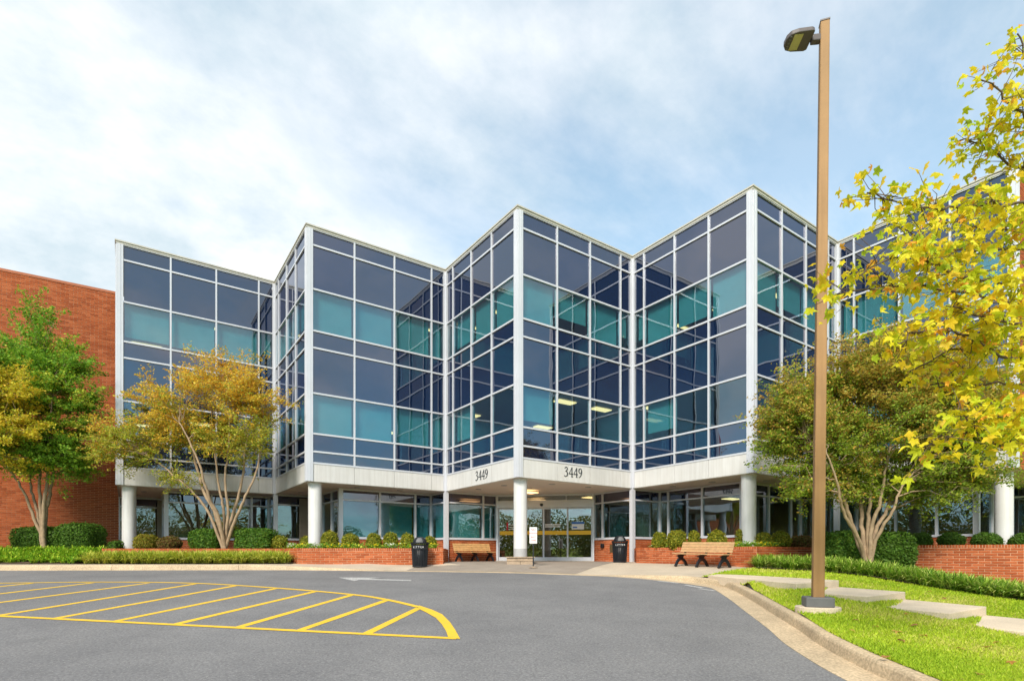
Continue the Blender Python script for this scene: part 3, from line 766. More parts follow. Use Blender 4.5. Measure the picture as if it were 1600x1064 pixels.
# ------------------------------------------------------------------ brick wings left and right
def wing(name, a, b_, top, label, z0, thick):
    root = empty(name, (float(a[0]), float(a[1]), 0), label, 'building')
    a = np.array(a); b_ = np.array(b_); d = (b_-a)/np.linalg.norm(b_-a); nn = np.array([d[1], -d[0]])
    ln = np.linalg.norm(b_-a); M_ = frame(a, d)
    mb = MB(); mb.box(0, ln, -thick, 0, z0, top-.1, M_); wl = mb.build('wall', M['mortar'], root)
    mb = MB(); mb.box(-.0, ln, -.4, .035, top-.098, top+.02, M_); mb.build('coping', brick_cop, root)
    lst, ang = wall_bricks(a, b_, lambda c: z0+.05, top-.1); bricks_joined('bricks', [(lst, ang)], wl)
    return root
brick_cop = simple('terracotta_coping', (.42, .13, .055), .7, 0, .1, 3)
dw = np.array([math.cos(R(32.2)), math.sin(R(32.2))])
V0b = V[0]+np.array([.0, .05])
wing('brick_wing', V0b-dw*13, V0b+dw*.0, TOP+.02, 'red brick wing with plain wall behind the green tree on the left', -.6, 9)
wing('brick_wing', P[4]+u*.22+w*.0, P[4]+u*9, TOP-.2, 'red brick wing glimpsed behind the yellow maple on the right', HB+.02, .4)

# ------------------------------------------------------------------ planters
Rg = {}
for k in (0, 1, 3, 4):
    Q = V[k]+SI*u; r_ = Q+(L2-SO)*w; Rg[k] = (Q, r_, r_+(L1-SI)*u)
def planter(path, top, soilpts, label, limit, thick=.22):
    root = empty('brick_planter', (float(path[1][0]), float(path[1][1]), 0), label, 'planter')
    items = []; k = len(path)
    inn = offset_poly(path, -thick); o_ = offset_poly(path, -.002)
    mb = MB(); z0 = -1.3
    vs = [(*p, z) for z in (z0, top-.008) for r in (inn, o_) for p in r]; fs = []
    for i in range(k-1): fs += [(i, k+i, k+i+1, i+1), (2*k+i, 2*k+i+1, 3*k+i+1, 3*k+i), (k+i, 3*k+i, 3*k+i+1, k+i+1), (i, i+1, 2*k+i+1, 2*k+i)]
    mb.add(vs, fs); mb.build('wall_core', M['mortar'], root)
    for i in range(k-1):
        items.append(wall_bricks(path[i], path[i+1], lambda c: H(c[0], c[1])-.1, top, True, i))
    bricks_single(items, root, limit)
    mb = MB(); pts = [(float(p[0]), float(p[1]), top-.06) for p in list(inn)+list(soilpts)]
    ar = sum(pts[i][0]*pts[(i+1) % len(pts)][1]-pts[(i+1) % len(pts)][0]*pts[i][1] for i in range(len(pts)))
    if ar < 0: pts = pts[::-1]
    mb.add(pts, [tuple(range(len(pts)))]); mb.build('soil', M['soil'], root)
    return root
pl1 = planter([(-14.9, 21.6), (-14.9, 20.05), (-8.44, 20.2), (-7.38, 19.0), (-2.4, 19.2), (-2.72, 23.5)], .55,
              [V[2]-.02*u, Rg[1][2]+.02*w, Rg[1][1], Rg[1][0], V[1], Rg[0][2], Rg[0][1]], 'long low brick planter with round shrubs left of the entrance', 300)
pl2 = planter([(5.02, 22.6), (4.72, 20.9), (7.53, 17.0), (10.33, 18.96)], .58, [V[4]-1.2*w, V[4]-.3*w, Rg[3][2], Rg[3][1], Rg[3][0], V[3]], 'brick planter with pansies behind the right hand bench', 300)
pl3 = planter([(12.75, 19.6), (12.63, 17.7), (15.22, 16.4), (18.6, 15.0)], .63, [P[4]+u*3, V[4]+u*3, V[4]+SI*u], 'tall brick retaining planter at the far right below the maple', 300)

# ------------------------------------------------------------------ leaf helpers
def leaf_quads(C, size, up_bias=.5, droop=0., aspect=.5, rngl=rng, nrm_=None):
    n = len(C); d = rngl.normal(size=(n, 3)); d[:, 2] *= .6; d[:, 2] -= droop; d /= np.linalg.norm(d, axis=1)[:, None]
    nn = rngl.normal(size=(n, 3)); nn[:, 2] += up_bias*2
    if nrm_ is not None: nn = nn*.55+nrm_*1.3
    s = np.cross(d, nn); s /= np.maximum(np.linalg.norm(s, axis=1), 1e-6)[:, None]
    sz = (size*rngl.uniform(.7, 1.3, n))[:, None]
    base = C-d*sz*.5; tip = C+d*sz*.5; l = C+s*sz*aspect*.5-d*sz*.05; r = C-s*sz*aspect*.5-d*sz*.05
    return np.stack([base, r, tip, l], 1).reshape(-1, 3)
def colmix(n, cols, wts, jit=.18, rngl=rng):
    cols = np.array(cols); c = cols[rngl.choice(len(cols), n, p=np.array(wts)/sum(wts))]
    return np.clip(c*(1+rngl.uniform(-jit, jit, (n, 1)))*(1+rngl.uniform(-.07, .07, (n, 3))), 0, 1)
def superell(n, r, e, lower=-.98):
    z = rng.uniform(lower, 1, n); a = rng.uniform(0, 2*math.pi, n); q = np.sqrt(1-z*z)
    d = np.c_[q*np.cos(a), q*np.sin(a), z]
    p = np.sign(d)*np.abs(d)**e; p /= np.maximum(np.max(np.abs(d)**(1), axis=1)[:, None]*0+1, 1)
    # project direction on superellipsoid |x|^m+|y|^m+|z|^m=1
    m = 2/e; k = (np.abs(d)**m).sum(1)**(-1/m); s = d*k[:, None]
    g = np.sign(s)*np.abs(s)**(m-1)/np.array(r); g /= np.linalg.norm(g, axis=1)[:, None]
    return s*np.array(r), g
def shrub(name, label, c, r, cols, wts, n=2600, leaf=.05, e=1., group=None, cat='shrub', parent=None, rough=.06):
    c = np.array(c, float); root = empty(name, (c[0], c[1], c[2]-r[2]), label, cat, group)
    s, g = superell(n, r, e)
    # lumpy outline
    ph = rng.uniform(0, 6, 6)
    lump = 1+rough*(np.sin(s[:, 0]*5/max(r)*1.3+ph[0])+np.sin(s[:, 1]*6/max(r)+ph[1])+np.sin(s[:, 2]*7/max(r)+ph[2]))*.6
    C = c+s*lump[:, None]*(1-np.abs(rng.normal(0, .05, n)))[:, None]+rng.normal(0, .022, (n, 3))
    V_ = leaf_quads(C, leaf*1.35, .2, 0, .6, nrm_=g)
    np_mesh('foliage', V_, 4, M['leaf'], root, colr=np.repeat(colmix(n, cols, wts, .3), 4, 0), kind='stuff')
    th, phs = np.linspace(-1.5, 1.5, 9), np.linspace(0, 2*math.pi, 17)[:-1]
    D = np.array([(math.cos(a)*math.cos(b), math.cos(a)*math.sin(b), math.sin(a)) for a in th for b in phs]); m = 2/e
    D = D*((np.abs(D)**m).sum(1)**(-1/m))[:, None]*np.array(r)*.88+c
    idx = np.array([(i*16+j, i*16+(j+1) % 16, (i+1)*16+(j+1) % 16, (i+1)*16+j) for i in range(8) for j in range(16)])
    np_mesh('inner_core', D, 4, M['leaf'], root, colr=np.tile(np.array(cols[-1])*.8, (len(D), 1)), idx=idx)  # solid core added to stop see-through, in a darkened leaf colour
    return root
BOX = [(.27, .28, .025), (.42, .37, .035), (.15, .21, .02)]; BW = [.5, .3, .2]
def ball(px0, px1, py0, py1, Y, zb, label, cols=BOX, wts=BW, e=.92, group='clipped round shrubs in the planters', n=None, leaf=.045):
    cx_ = (px0+px1)/2; rx = (px1-px0)/2*Y/F; zt = CZ-(py0-HY)*Y/F; rz_ = max((zt-zb)/2, .12)
    if n is None: n = int(min(5200, 900+rx*rx*26000))
    return shrub('round_shrub', label, ((cx_-800)*Y/F, Y, zb+rz_-.02), (rx, rx*.95, rz_+.02), cols, wts, n, leaf, e, group)
GRN = [(.09, .19, .02), (.13, .24, .03), (.06, .13, .015)]; GW = [.5, .3, .2]
BRN = [(.22, .11, .04), (.15, .15, .03), (.26, .19, .05)]; YEL = [(.30, .27, .03), (.22, .24, .03), (.36, .24, .04)]
# left planter
for a in [(211, 247, 835.5, 851, 21.2, 'low yellow green shrub just right of the leftmost column', YEL), (250, 281, 838, 857, 21., 'small bronze tinted shrub between the low yellow shrub and the hedge block', BRN),
          (425, 449, 837, 857, 20.9, 'small round shrub at the right of the hedge by the orange tree', BOX), (470, 486, 838, 851, 21.2, 'small round shrub half hidden left of the second column', BOX),
          (503, 528, 830, 851, 20.6, 'large round shrub just right of the second column', BOX), (535, 560, 833.5, 851, 20.4, 'second round shrub right of the second column', BOX), (573, 595, 834, 851, 20.4, 'third round shrub right of the second column', BOX),
          (600, 621, 832, 851, 20.4, 'fourth round shrub right of the second column', BOX), (626, 648, 834, 851, 20.4, 'round shrub just left of the left bin lid', BOX), (663, 681, 838, 852, 20.6, 'round shrub partly behind the left litter bin', BOX)]:
    ball(*a[:5], .47, a[5], cols=a[6])
# right planter
for a in [(1019.5, 1042, 831.5, 849, 20.3, 'round shrub nearest the right litter bin', BOX), (1044, 1071, 828.5, 849, 19.6, 'widest round shrub, second from the right litter bin', BOX), (1076, 1093, 829, 847, 19.2, 'small shaggy round shrub above the left end of the right bench', BOX),
          (1106, 1133, 829.5, 848, 18.9, 'broad round shrub behind the right bench backrest', BOX), (1150, 1165, 827, 848, 19.1, 'round shrub half hidden left of the fourth column', BOX), (1183, 1206, 832, 850, 18.7, 'round shrub just right of the fourth column', BOX),
          (1206, 1234, 831, 851, 18.9, 'round shrub second right of the fourth column', BOX), (1236, 1268, 837, 853, 19.6, 'low straggly bronze shrub left of the lamp post', BRN)]:
    ball(*a[:5], .50, a[5], cols=a[6])
for a in [(1425, 1453, 832.5, 852, 18.6, 'dark round shrub at the left end of the tall retaining planter'), (1469, 1503, 832.5, 852, 18.2, 'dark round shrub in the middle of the tall retaining planter'), (1523, 1559, 833, 852, 17.7, 'dark round shrub just left of the rightmost column'), (1583, 1622, 834, 852, 17.2, 'dark round shrub at the right edge beyond the rightmost column')]:
    ball(*a[:5], .55, a[5], cols=GRN)
# hedges
def hedge(px0, px1, py0, zb, Y, depth, label, cols=GRN, n=9000, e=.32, leaf=.055):
    cx_ = (px0+px1)/2; rx = (px1-px0)/2*Y/F; zt = CZ-(py0-HY)*Y/F
    return shrub('clipped_hedge', label, ((cx_-800)*Y/F, Y, (zt+zb)/2), (rx, depth, (zt-zb)/2), cols, GW, n, leaf, e, None, 'hedge', rough=.05)
HG = [(.07, .17, .02), (.11, .23, .025), (.16, .28, .03)]
hedge(30, 106, 823, .3, 21.6, .55, 'dark clipped hedge behind the trunks of the green tree'); hedge(103, 153, 818, .3, 21.3, .6, 'taller dark hedge block at the corner of the brick wall')
hedge(303, 346, 827, .45, 21., .5, 'green hedge block just left of the orange tree trunks', HG, 5000, .45); hedge(374, 430, 827, .4, 21., .6, 'green hedge block just right of the orange tree trunks', HG, 6500, .42)
hedge(1287, 1342, 832, -.15, 17.2, .7, 'dense green hedge directly behind the lamp post', HG, 9000); hedge(1338, 1416, 833, -.2, 16.9, .7, 'dark green hedge block behind the trunks of the right tree', GRN, 12000)
hedge(172, 190, 845, .3, 21.4, .3, 'small green shrub left of the leftmost column', GRN, 900, .8)

# ------------------------------------------------------------------ strap-leaf ground cover and beds
def in_poly(px, py, poly):
    poly = np.array(poly); x, y = poly[:, 0], poly[:, 1]; c = np.zeros(len(px), bool); j = len(poly)-1
    for i in range(len(poly)):
        with np.errstate(divide='ignore', invalid='ignore'):
            t_ = ((y[i] > py) != (y[j] > py)) & (px < (x[j]-x[i])*(py-y[i])/(y[j]-y[i])+x[i])
        c ^= t_; j = i
    return c
def sample_poly(poly, n):
    poly = np.array(poly); lo, hi = poly.min(0), poly.max(0); out = np.zeros((0, 2))
    while len(out) < n:
        q = rng.uniform(lo, hi, (n*2, 2)); out = np.vstack([out, q[in_poly(q[:, 0], q[:, 1], poly)]])
    return out[:n]
def straps(pts, zf, blades, length, width, cols, wts, name, label, cat='ground cover'):
    n = len(pts)*blades; C = np.repeat(pts, blades, 0)+rng.normal(0, .035, (n, 2)); a = rng.uniform(0, 2*math.pi, n); ln = length*rng.uniform(.6, 1.25, n)
    d = np.c_[np.cos(a), np.sin(a)]; s = np.c_[-d[:, 1], d[:, 0]]*(width/2); z0 = np.repeat(zf(pts[:, 0], pts[:, 1]), blades)
    lean = rng.uniform(.35, 1.25, n)
    def p3(t_):
        r = (ln*lean*t_*(.5+.5*t_))[:, None]; z = z0+ln*(t_*1.15-lean*.75*t_*t_)
        return C+d*r+rng.normal(0, .004, (n, 2))*0, z
    rows = []
    for t_, wd in ((0, .7), (.4, 1.), (.75, .8), (1., .12)):
        c, z = p3(t_); rows += [np.c_[c+s*wd, z], np.c_[c-s*wd, z]]
    Vv = np.stack(rows, 1).reshape(-1, 3); b = np.arange(n)*8
    idx = np.concatenate([np.c_[b+i, b+i+1, b+i+3, b+i+2] for i in (0, 2, 4)])
    o = np_mesh(name, Vv, 4, M['grassblade'], colr=np.repeat(colmix(n, cols, wts), 8, 0), idx=idx, kind='stuff')
    return tag(o, label, cat)
LIR = [(.52, .55, .07), (.66, .66, .14), (.28, .38, .03)]; LIG = [(.28, .50, .03), (.50, .62, .05), (.15, .30, .02)]
# raised bed left of the planter
def zbed(X, Y): return np.interp(Y, [18.6, 19.1, 19.6, 20.3, 21.5], [.0, .06, .2, .42, .5])
bx = np.linspace(-30, -14.93, 24); rowsB = [[(x, y) for x in bx] for y in np.linspace(18.75, 24.5, 14)]
grid_sheet('planting_bed', rowsB, M['soil'], lambda X, Y: zbed(X, Y))
poly1 = [(-30, 18.85), (-14.95, 18.85), (-15.0, 20.6), (-30, 20.8)]
straps(sample_poly(poly1, 1000), zbed, 30, .25, .036, LIG, [.5, .3, .2], 'ground_cover', 'bright green strap leaf ground cover below the green tree')
rowsB = [[(x, y) for x in np.linspace(-14.88, -7.5, 20)] for y in np.linspace(18.75, 20.3, 5)]
grid_sheet('planting_bed', [[(min(x, -7.45-(y-19)*.9 if y > 19 else -7.45), y) for x, y in r] for r in rowsB], M['soil'], lambda X, Y: H(X, Y)+.03)
poly2 = [(-14.6, 18.85), (-7.55, 18.85), (-8.55, 20.0), (-14.75, 19.95)]
straps(sample_poly(poly2, 420), lambda X, Y: H(X, Y)+.03, 44, .46, .026, LIR, [.45, .3, .25], 'ground_cover', 'yellow green variegated strap leaf border in front of the left planter')
# right bed
bedR = [(7.2, 16.15), (8.3, 15.35), (9.2, 14.75), (9.95, 13.75), (10.3, 12.55), (10.75, 11.2), (11.3, 9.8), (14, 10.2), (19, 14.6), (15.2, 16.3), (12.6, 17.6), (12.7, 18.6), (10.3, 18.85), (7.6, 16.95)]
rowsB = []
fr_ = [(7.15, 16.2), (8.25, 15.3), (9.1, 14.7), (9.85, 13.75), (10.2, 12.55), (10.65, 11.2), (11.2, 9.6)]; bk_ = [(7.55, 16.97), (9.3, 18.2), (10.4, 18.95), (12.6, 18.5), (12.7, 17.6), (15.2, 16.35), (19, 14.8)]
fr_i, _ = catmull(np.array(fr_), np.zeros(7), 5); bk_i, _ = catmull(np.array(bk_), np.zeros(7), 5)
grid_sheet('planting_bed', [[tuple(a+(b_-a)*s) for a, b_ in zip(fr_i, bk_i)] for s in np.linspace(0, 1, 12)], M['soil'], lambda X, Y: H(X, Y)+.045)
pts = []
for k, (a, b_) in enumerate(zip(fr_i, bk_i)):
    dirn = (b_-a)/np.linalg.norm(b_-a); nx = fr_i[min(k+1, len(fr_i)-1)]-a
    for _ in range(17): pts.append(a+dirn*rng.uniform(.12, 1.25)+nx*rng.random()+rng.normal(0, .03, 2))
pts = np.array(pts)
straps(pts, lambda X, Y: H(X, Y)+.045, 40, .40, .024, [(.24, .42, .04), (.42, .56, .08), (.60, .66, .18), (.12, .24, .02)], [.35, .3, .2, .15], 'ground_cover', 'arching green strap leaf border along the right hand lawn')
# bedding flowers
def flowers(path, n, wdt, z, label):
    path = np.array(path); seg_ = np.r_[0, np.cumsum(np.linalg.norm(np.diff(path, axis=0), axis=1))]; s = rng.uniform(0, seg_[-1], n)
    c = np.c_[np.interp(s, seg_, path[:, 0]), np.interp(s, seg_, path[:, 1])]+rng.normal(0, wdt, (n, 2))
    zz = z+rng.uniform(.02, .17, n); C = np.c_[c, zz]
    gl = leaf_quads(np.repeat(C, 4, 0)+rng.normal(0, .05, (n*4, 3))*[1, 1, .8], .075, .6); gc = colmix(n*4, [(.16, .33, .03), (.28, .42, .04)], [.6, .4])
    patch = np.sin(s*2.1)+np.sin(s*4.7+1); k = np.where(patch > .9, 0, np.where(patch < .1, 1, 2))
    fc = np.array([(.82, .82, .70), (.85, .66, .02), (.80, .80, .12)])[k]
    fl = rng.random(n) < .42; Cf = C[fl]+[0, 0, .05]; nf = len(Cf)
    q = np.concatenate([leaf_quads(Cf+rng.normal(0, .012, (nf, 3)), .06, 1.2, 0, 1.0) for _ in range(2)]); qc = np.concatenate([fc[fl]]*2)
    o = np_mesh('pansy_bedding', np.concatenate([gl, q]), 4, M['leaf'], colr=np.repeat(np.concatenate([gc, qc]), 4, 0), kind='stuff'); tag(o, label, 'flowers')
flowers([(-8.1, 20.05), (-7.2, 19.45), (-2.75, 19.55)], 900, .09, .5, 'yellow and white pansies along the left planter edge')
flowers([(5.2, 20.8), (7.5, 17.55), (9, 18.6)], 800, .09, .52, 'yellow and white pansies along the planter behind the right bench')

# ------------------------------------------------------------------ grass blades and fallen leaves
def in_walk(x, y):
    r = np.zeros(len(x), bool)
    quads = [([(4.93, 13.9), (5.75, 15.1), NO[0][1], NO[0][0]], 9)]+[([NO[k-1][0], NO[k-1][1], NO[k][1], NO[k][0]], NO[k][2]) for k in range(1, len(NO))]
    hh = H(x, y)+.02
    for q, zt_ in quads: r |= in_poly(x, y, q) & (hh < zt_+.012)
    return r
def lawn_pts(n):
    yy = 1/rng.uniform(1/16.5, 1/3.6, n); x0 = np.array([XL(y) for y in yy]); xr = np.minimum(yy*1.02+.6, 12.5)
    xx = x0+rng.random(n)*np.maximum(xr-x0, .02); keep = ~in_walk(xx, yy) & ~in_poly(xx, yy, bedR) & (xx < xr)
    return np.c_[xx, yy][keep]
gp = lawn_pts(150000); n = len(gp); gz = H(gp[:, 0], gp[:, 1])+.007
a = rng.uniform(0, 2*math.pi, n); hgt = rng.uniform(.016, .042, n)*(1+gp[:, 1]*.03); wd = .0035+gp[:, 1]*.0009; lean = rng.normal(0, .5, (n, 2))*hgt[:, None]
s = np.c_[np.cos(a), np.sin(a)]*wd[:, None]
Vg = np.stack([np.c_[gp+s, gz], np.c_[gp-s, gz], np.c_[gp+lean, gz+hgt]], 1).reshape(-1, 3)
pt_ = np.sin(gp[:, 0]*1.7+np.sin(gp[:, 1]*.9)*2)*np.sin(gp[:, 1]*1.3+.5)+rng.normal(0, .6, n)
gc = np.where(pt_[:, None] > .75, np.array([.60, .58, .13]), np.where(pt_[:, None] > -.3, np.array([.46, .57, .035]), np.array([.33, .48, .025])))*rng.uniform(.75, 1.25, (n, 1))
o = np_mesh('grass', Vg, 3, M['grassblade'], colr=np.repeat(np.clip(gc, 0, 1), 3, 0), kind='stuff'); tag(o, 'short mown bright green lawn grass', 'grass')

def maple_leaf_mesh(name, colr, size=.12, curl=.02, seed=0):
    r_ = np.random.default_rng(seed)
    pol = [(-90, .20), (-62, .44), (-38, .50), (-15, .40), (2, .42), (14, .56), (26, .66), (40, .54), (54, .42), (70, .50), (80, .62), (90, .76), (100, .62), (110, .50), (126, .42), (140, .54), (154, .66), (166, .56), (178, .42), (195, .40), (218, .50), (242, .44)]
    vs = [(0, .05, 0)]+[(math.cos(R(a))*q*r_.uniform(.9, 1.1), math.sin(R(a))*q*r_.uniform(.9, 1.1), 0) for a, q in pol]
    vs = [(x*size, y*size, -curl*(x*x+y*y*1.3)*(1+r_.uniform(-.3, .3))*4*size/.12*.25+abs(x)*size*.25) for x, y, z in vs]
    k = len(pol); fs = [(0, 1+i, 1+(i+1) % k) for i in range(k)]
    # petiole
    b_ = len(vs); st = [(-.004, -.18*size, 0), (.004, -.18*size, 0), (.003, -.62*size, -.1*size), (-.003, -.62*size, -.1*size)]
    vs += st; fs.append((b_, b_+1, b_+2, b_+3))
    me = bpy.data.meshes.new(name); me.from_pydata(vs, [], fs); me.update()
    at_ = me.color_attributes.new('col', 'FLOAT_COLOR', 'POINT'); c = np.ones((len(vs), 4), np.float32); c[:, :3] = np.array(colr)
    c[1:k+1, :3] *= r_.uniform(.85, 1.12, (k, 1)); at_.data.foreach_set('color', np.clip(c, 0, 1).ravel()); me.materials.append(M['maple']); return me
FL = [maple_leaf_mesh('fallen_leaf', c, .13, .05, i) for i, c in enumerate([(.55, .27, .07), (.46, .24, .09), (.60, .38, .09)])]
for i, (px, py) in enumerate([(1367, 979), (1429, 977), (1402, 987), (1442, 993), (1409, 1001), (1503, 1014), (1543, 1011), (1383, 1027), (1530, 1054), (1560, 1004), (1476, 935), (1453, 924), (1418, 959), (1338, 968), (1330, 985), (1580, 1035)]):
    X, Y = 5, 6.
    for _ in range(30): Y = (CZ-H(X, Y)-.04)*F/(py-HY); X = (px-800)*Y/F
    o = link('fallen_leaf', FL[i % 3], None, (X, Y, H(X, Y)+.055)); o.rotation_euler = (random.uniform(-.3, .3), random.uniform(-.3, .3), random.uniform(0, 6)); s = random.uniform(.45, .75); o.scale = (s, s, s)
    tag(o, 'dry brown fallen leaf lying on the lawn', 'leaf', 'fallen leaves on the lawn')

# ------------------------------------------------------------------ trees
def wiggle(a, b_, k, amp, sag=0):
    a, b_ = np.array(a, float), np.array(b_, float); ln = np.linalg.norm(b_-a); out = []
    o = rng.normal(0, amp*ln, (k, 3))
    for i in range(k):
        s = i/(k-1); out.append(a+(b_-a)*s+o[i]*math.sin(math.pi*s)+np.array([0, 0, sag*ln*math.sin(math.pi*s)]))
    return out
def tree(name, label, base, stems, blobs, Y, nclump, nleaf, leaf, colf, group=None, sig=(.34, .34, .11), trunk_r=.075, bark='bark', sprays=1.):
    root = empty(name, base, label, 'tree', group); mb = MB(); joints = []
    for st in stems:
        pts = [np.array(base)+np.array([rng.uniform(-.08, .08), rng.uniform(-.08, .08), -.1])]+[np.array(at(px, py, Y+dy)) for px, py, dy in st]
        pp, _ = catmull(np.array(pts), np.zeros(len(pts)), 6); pp = pp+rng.normal(0, .012, pp.shape); k = len(pp)
        r0 = trunk_r*rng.uniform(.7, 1.1); mb.tube(pp, [r0*(1-.72*i/(k-1)) for i in range(k)], 8)
        joints += [(p, r0*(1-.72*i/(k-1))) for i, p in enumerate(pp) if i > k*.4]
    J = np.array([j[0] for j in joints]); JR = np.array([j[1] for j in joints])
    vol = np.array([b_[2]*b_[3]*b_[5] for b_ in blobs], float); cl = []
    for i in rng.choice(len(blobs), nclump, p=vol/vol.sum()):
        px, py, rx, ry, dy, rY = blobs[i]; d = rng.normal(size=3); d /= np.linalg.norm(d); d *= rng.random()**(1/2.4)
        c = np.array(at(px, py, Y+dy)); cl.append(c+d*np.array([rx*Y/F, rY, ry*Y/F]))
    cl = np.array(cl); cen = cl.mean(0)
    LC, LI = [], []
    for ci, c in enumerate(cl):
        dist = np.linalg.norm(J-c, axis=1)+np.maximum(J[:, 2]-c[2]+.2, 0)*2.5; k = int(np.argmin(dist+rng.uniform(0, .5, len(J))))
        pth = wiggle(J[k], c, 6, .06, .05); r0 = min(.022, JR[k]*.7); mb.tube(pth, [r0*(1-.8*i/5) for i in range(6)], 5, False)
        out = c-cen; out = out/max(np.linalg.norm(out), .2); ax = (pth[-1]-pth[-3]); ax = ax/max(np.linalg.norm(ax), 1e-3)
        size = rng.uniform(.65, 1.35); nt_ = 7; per = int(nleaf*size/nt_)
        for q in range(nt_):
            t0 = rng.uniform(.55, 1.); p0 = pth[0]+(pth[-1]-pth[0])*t0; p0 = pth[min(5, int(t0*5))]*.6+p0*.4
            d = rng.normal(size=3)*[1, 1, .55]+ax*.5+out*.8+np.array([0, 0, .12]); d /= np.linalg.norm(d); ln = size*rng.uniform(.35, .95)*sprays
            e = p0+d*ln; mid = p0+d*ln*.5+np.array([0, 0, .05*ln]); mb.tube([p0, mid, e], [.006, .004, .002], 3, False)
            tt = rng.random(per)**.75; LC.append(p0+d*(tt*ln*1.06)[:, None]+rng.normal(size=(per, 3))*np.array([.10, .10, .055])*size*(1.15-.5*tt)[:, None]); LI.append(np.full(per, ci))
    mb.build('trunk', M[bark], root, smooth=True)
    C = np.concatenate(LC); n = len(C); cc = rng.random(nclump)[np.concatenate(LI)]
    V_ = leaf_quads(C, leaf, .55, .2, .55)
    np_mesh('crown', V_, 4, M['leaf'], root, colr=np.repeat(colf(C, cc, cen), 4, 0), kind='stuff')
    return root
def orange_col(C, cc, cen):
    n = len(C); hgt = (C[:, 2]-cen[2])/1.6+(cc-.5)*1.6+rng.normal(0, .45, n)
    a = colmix(n, [(.78, .52, .05), (.74, .40, .04), (.62, .54, .08)], [.38, .27, .35]); g = colmix(n, [(.34, .42, .04), (.56, .50, .06)], [.5, .5])
    return np.where((hgt > -.2)[:, None], a, g)
def bronze_col(C, cc, cen):
    n = len(C); hgt = (C[:, 2]-cen[2])/2.4+(cc-.5)*1.8+rng.normal(0, .5, n)
    a = colmix(n, [(.52, .40, .07), (.56, .34, .06), (.44, .42, .06)], [.4, .3, .3]); g = colmix(n, [(.25, .36, .035), (.34, .41, .04), (.17, .27, .03)], [.45, .35, .2])
    return np.where((hgt > .0)[:, None], a, g)
def green_col(C, cc, cen):
    n = len(C); return np.where(((cc+rng.normal(0, .25, n)) > .8)[:, None], colmix(n, [(.48, .52, .05)], [1]), colmix(n, [(.23, .43, .04), (.31, .50, .04), (.15, .32, .03)], [.45, .3, .25]))
def yellow_col(C, cc, cen):
    n = len(C); return colmix(n, [(.66, .55, .04), (.70, .48, .04), (.50, .52, .04)], [.45, .25, .3])
YT = 20.7
tree('crape_myrtle', 'multi stemmed orange leaved tree in front of the left glass bay', at(352, 857, YT),
     [[(325, 800, -.2), (300, 768, -.3), (262, 735, -.4), (215, 700, -.5)], [(335, 800, 0), (318, 765, .2), (300, 700, .4), (285, 650, .5)], [(350, 800, .1), (342, 760, .3), (335, 700, .4), (330, 640, .3)],
      [(356, 800, -.1), (352, 750, -.2), (358, 690, -.3), (360, 620, -.3)], [(362, 810, .2), (374, 770, .3), (382, 720, .3), (392, 650, .3)], [(366, 815, -.2), (384, 775, -.3), (402, 730, -.2), (415, 670, -.2)], [(340, 805, -.3), (325, 775, -.6), (310, 720, -.9), (280, 660, -1.)]],
     [(345, 600, 70, 48, 0, 1.6), (262, 632, 70, 46, 0, 1.6), (395, 625, 46, 45, 0, 1.4), (195, 685, 42, 36, -.2, 1.1), (295, 680, 72, 36, 0, 1.6), (370, 675, 60, 36, 0, 1.4), (225, 700, 48, 26, -.3, 1.), (418, 655, 26, 34, 0, .9), (175, 700, 36, 24, -.1, .8), (340, 562, 40, 18, 0, .8), (270, 735, 50, 14, -.3, .7)],
     YT, 150, 420, .08, orange_col, trunk_r=.08)
YT = 21.0
tree('crape_myrtle', 'multi stemmed green tree against the left brick wall', at(68, 855, YT),
     [[(50, 800, 0), (35, 765, -.2), (12, 730, -.3), (-20, 690, -.4)], [(58, 800, .1), (48, 760, .2), (40, 700, .3), (30, 620, .2)], [(64, 800, 0), (62, 750, -.1), (60, 690, -.1), (62, 600, 0)], [(68, 800, -.1), (74, 745, -.2), (76, 690, -.2), (85, 600, -.2)], [(72, 800, .2), (79, 765, .2), (88, 710, .3), (110, 640, .3)]],
     [(42, 520, 42, 62, 0, 1.4), (95, 575, 42, 55, 0, 1.4), (20, 600, 60, 70, 0, 1.6), (120, 630, 44, 48, 0, 1.2), (65, 690, 70, 40, 0, 1.6), (5, 660, 60, 60, 0, 1.6), (128, 690, 34, 34, 0, 1.), (45, 480, 20, 24, 0, .7), (-50, 620, 60, 100, 0, 1.7), (110, 725, 30, 20, 0, .8)],
     YT, 300, 420, .10, green_col, trunk_r=.085)
YT = 19.4
tree('crape_myrtle', 'yellow gold leaved tree cut off by the left edge of the picture', (*at(-60, 850, 20.2)[:2], .3),
     [[(-62, 790, 0), (-66, 740, 0), (-60, 680, 0), (-30, 640, 0)], [(-68, 790, 0), (-90, 740, 0), (-110, 690, 0), (-120, 640, 0)], [(-58, 795, 0), (-40, 750, 0), (-20, 700, 0), (10, 670, 0)]],
     [(15, 625, 45, 45, 0, .9), (25, 685, 48, 34, 0, .9), (-40, 640, 60, 60, 0, 1.2), (-100, 640, 60, 60, 0, 1.2), (0, 590, 40, 22, 0, .8), (55, 655, 22, 26, 0, .6)],
     YT, 95, 400, .095, yellow_col)
YT = 15.9
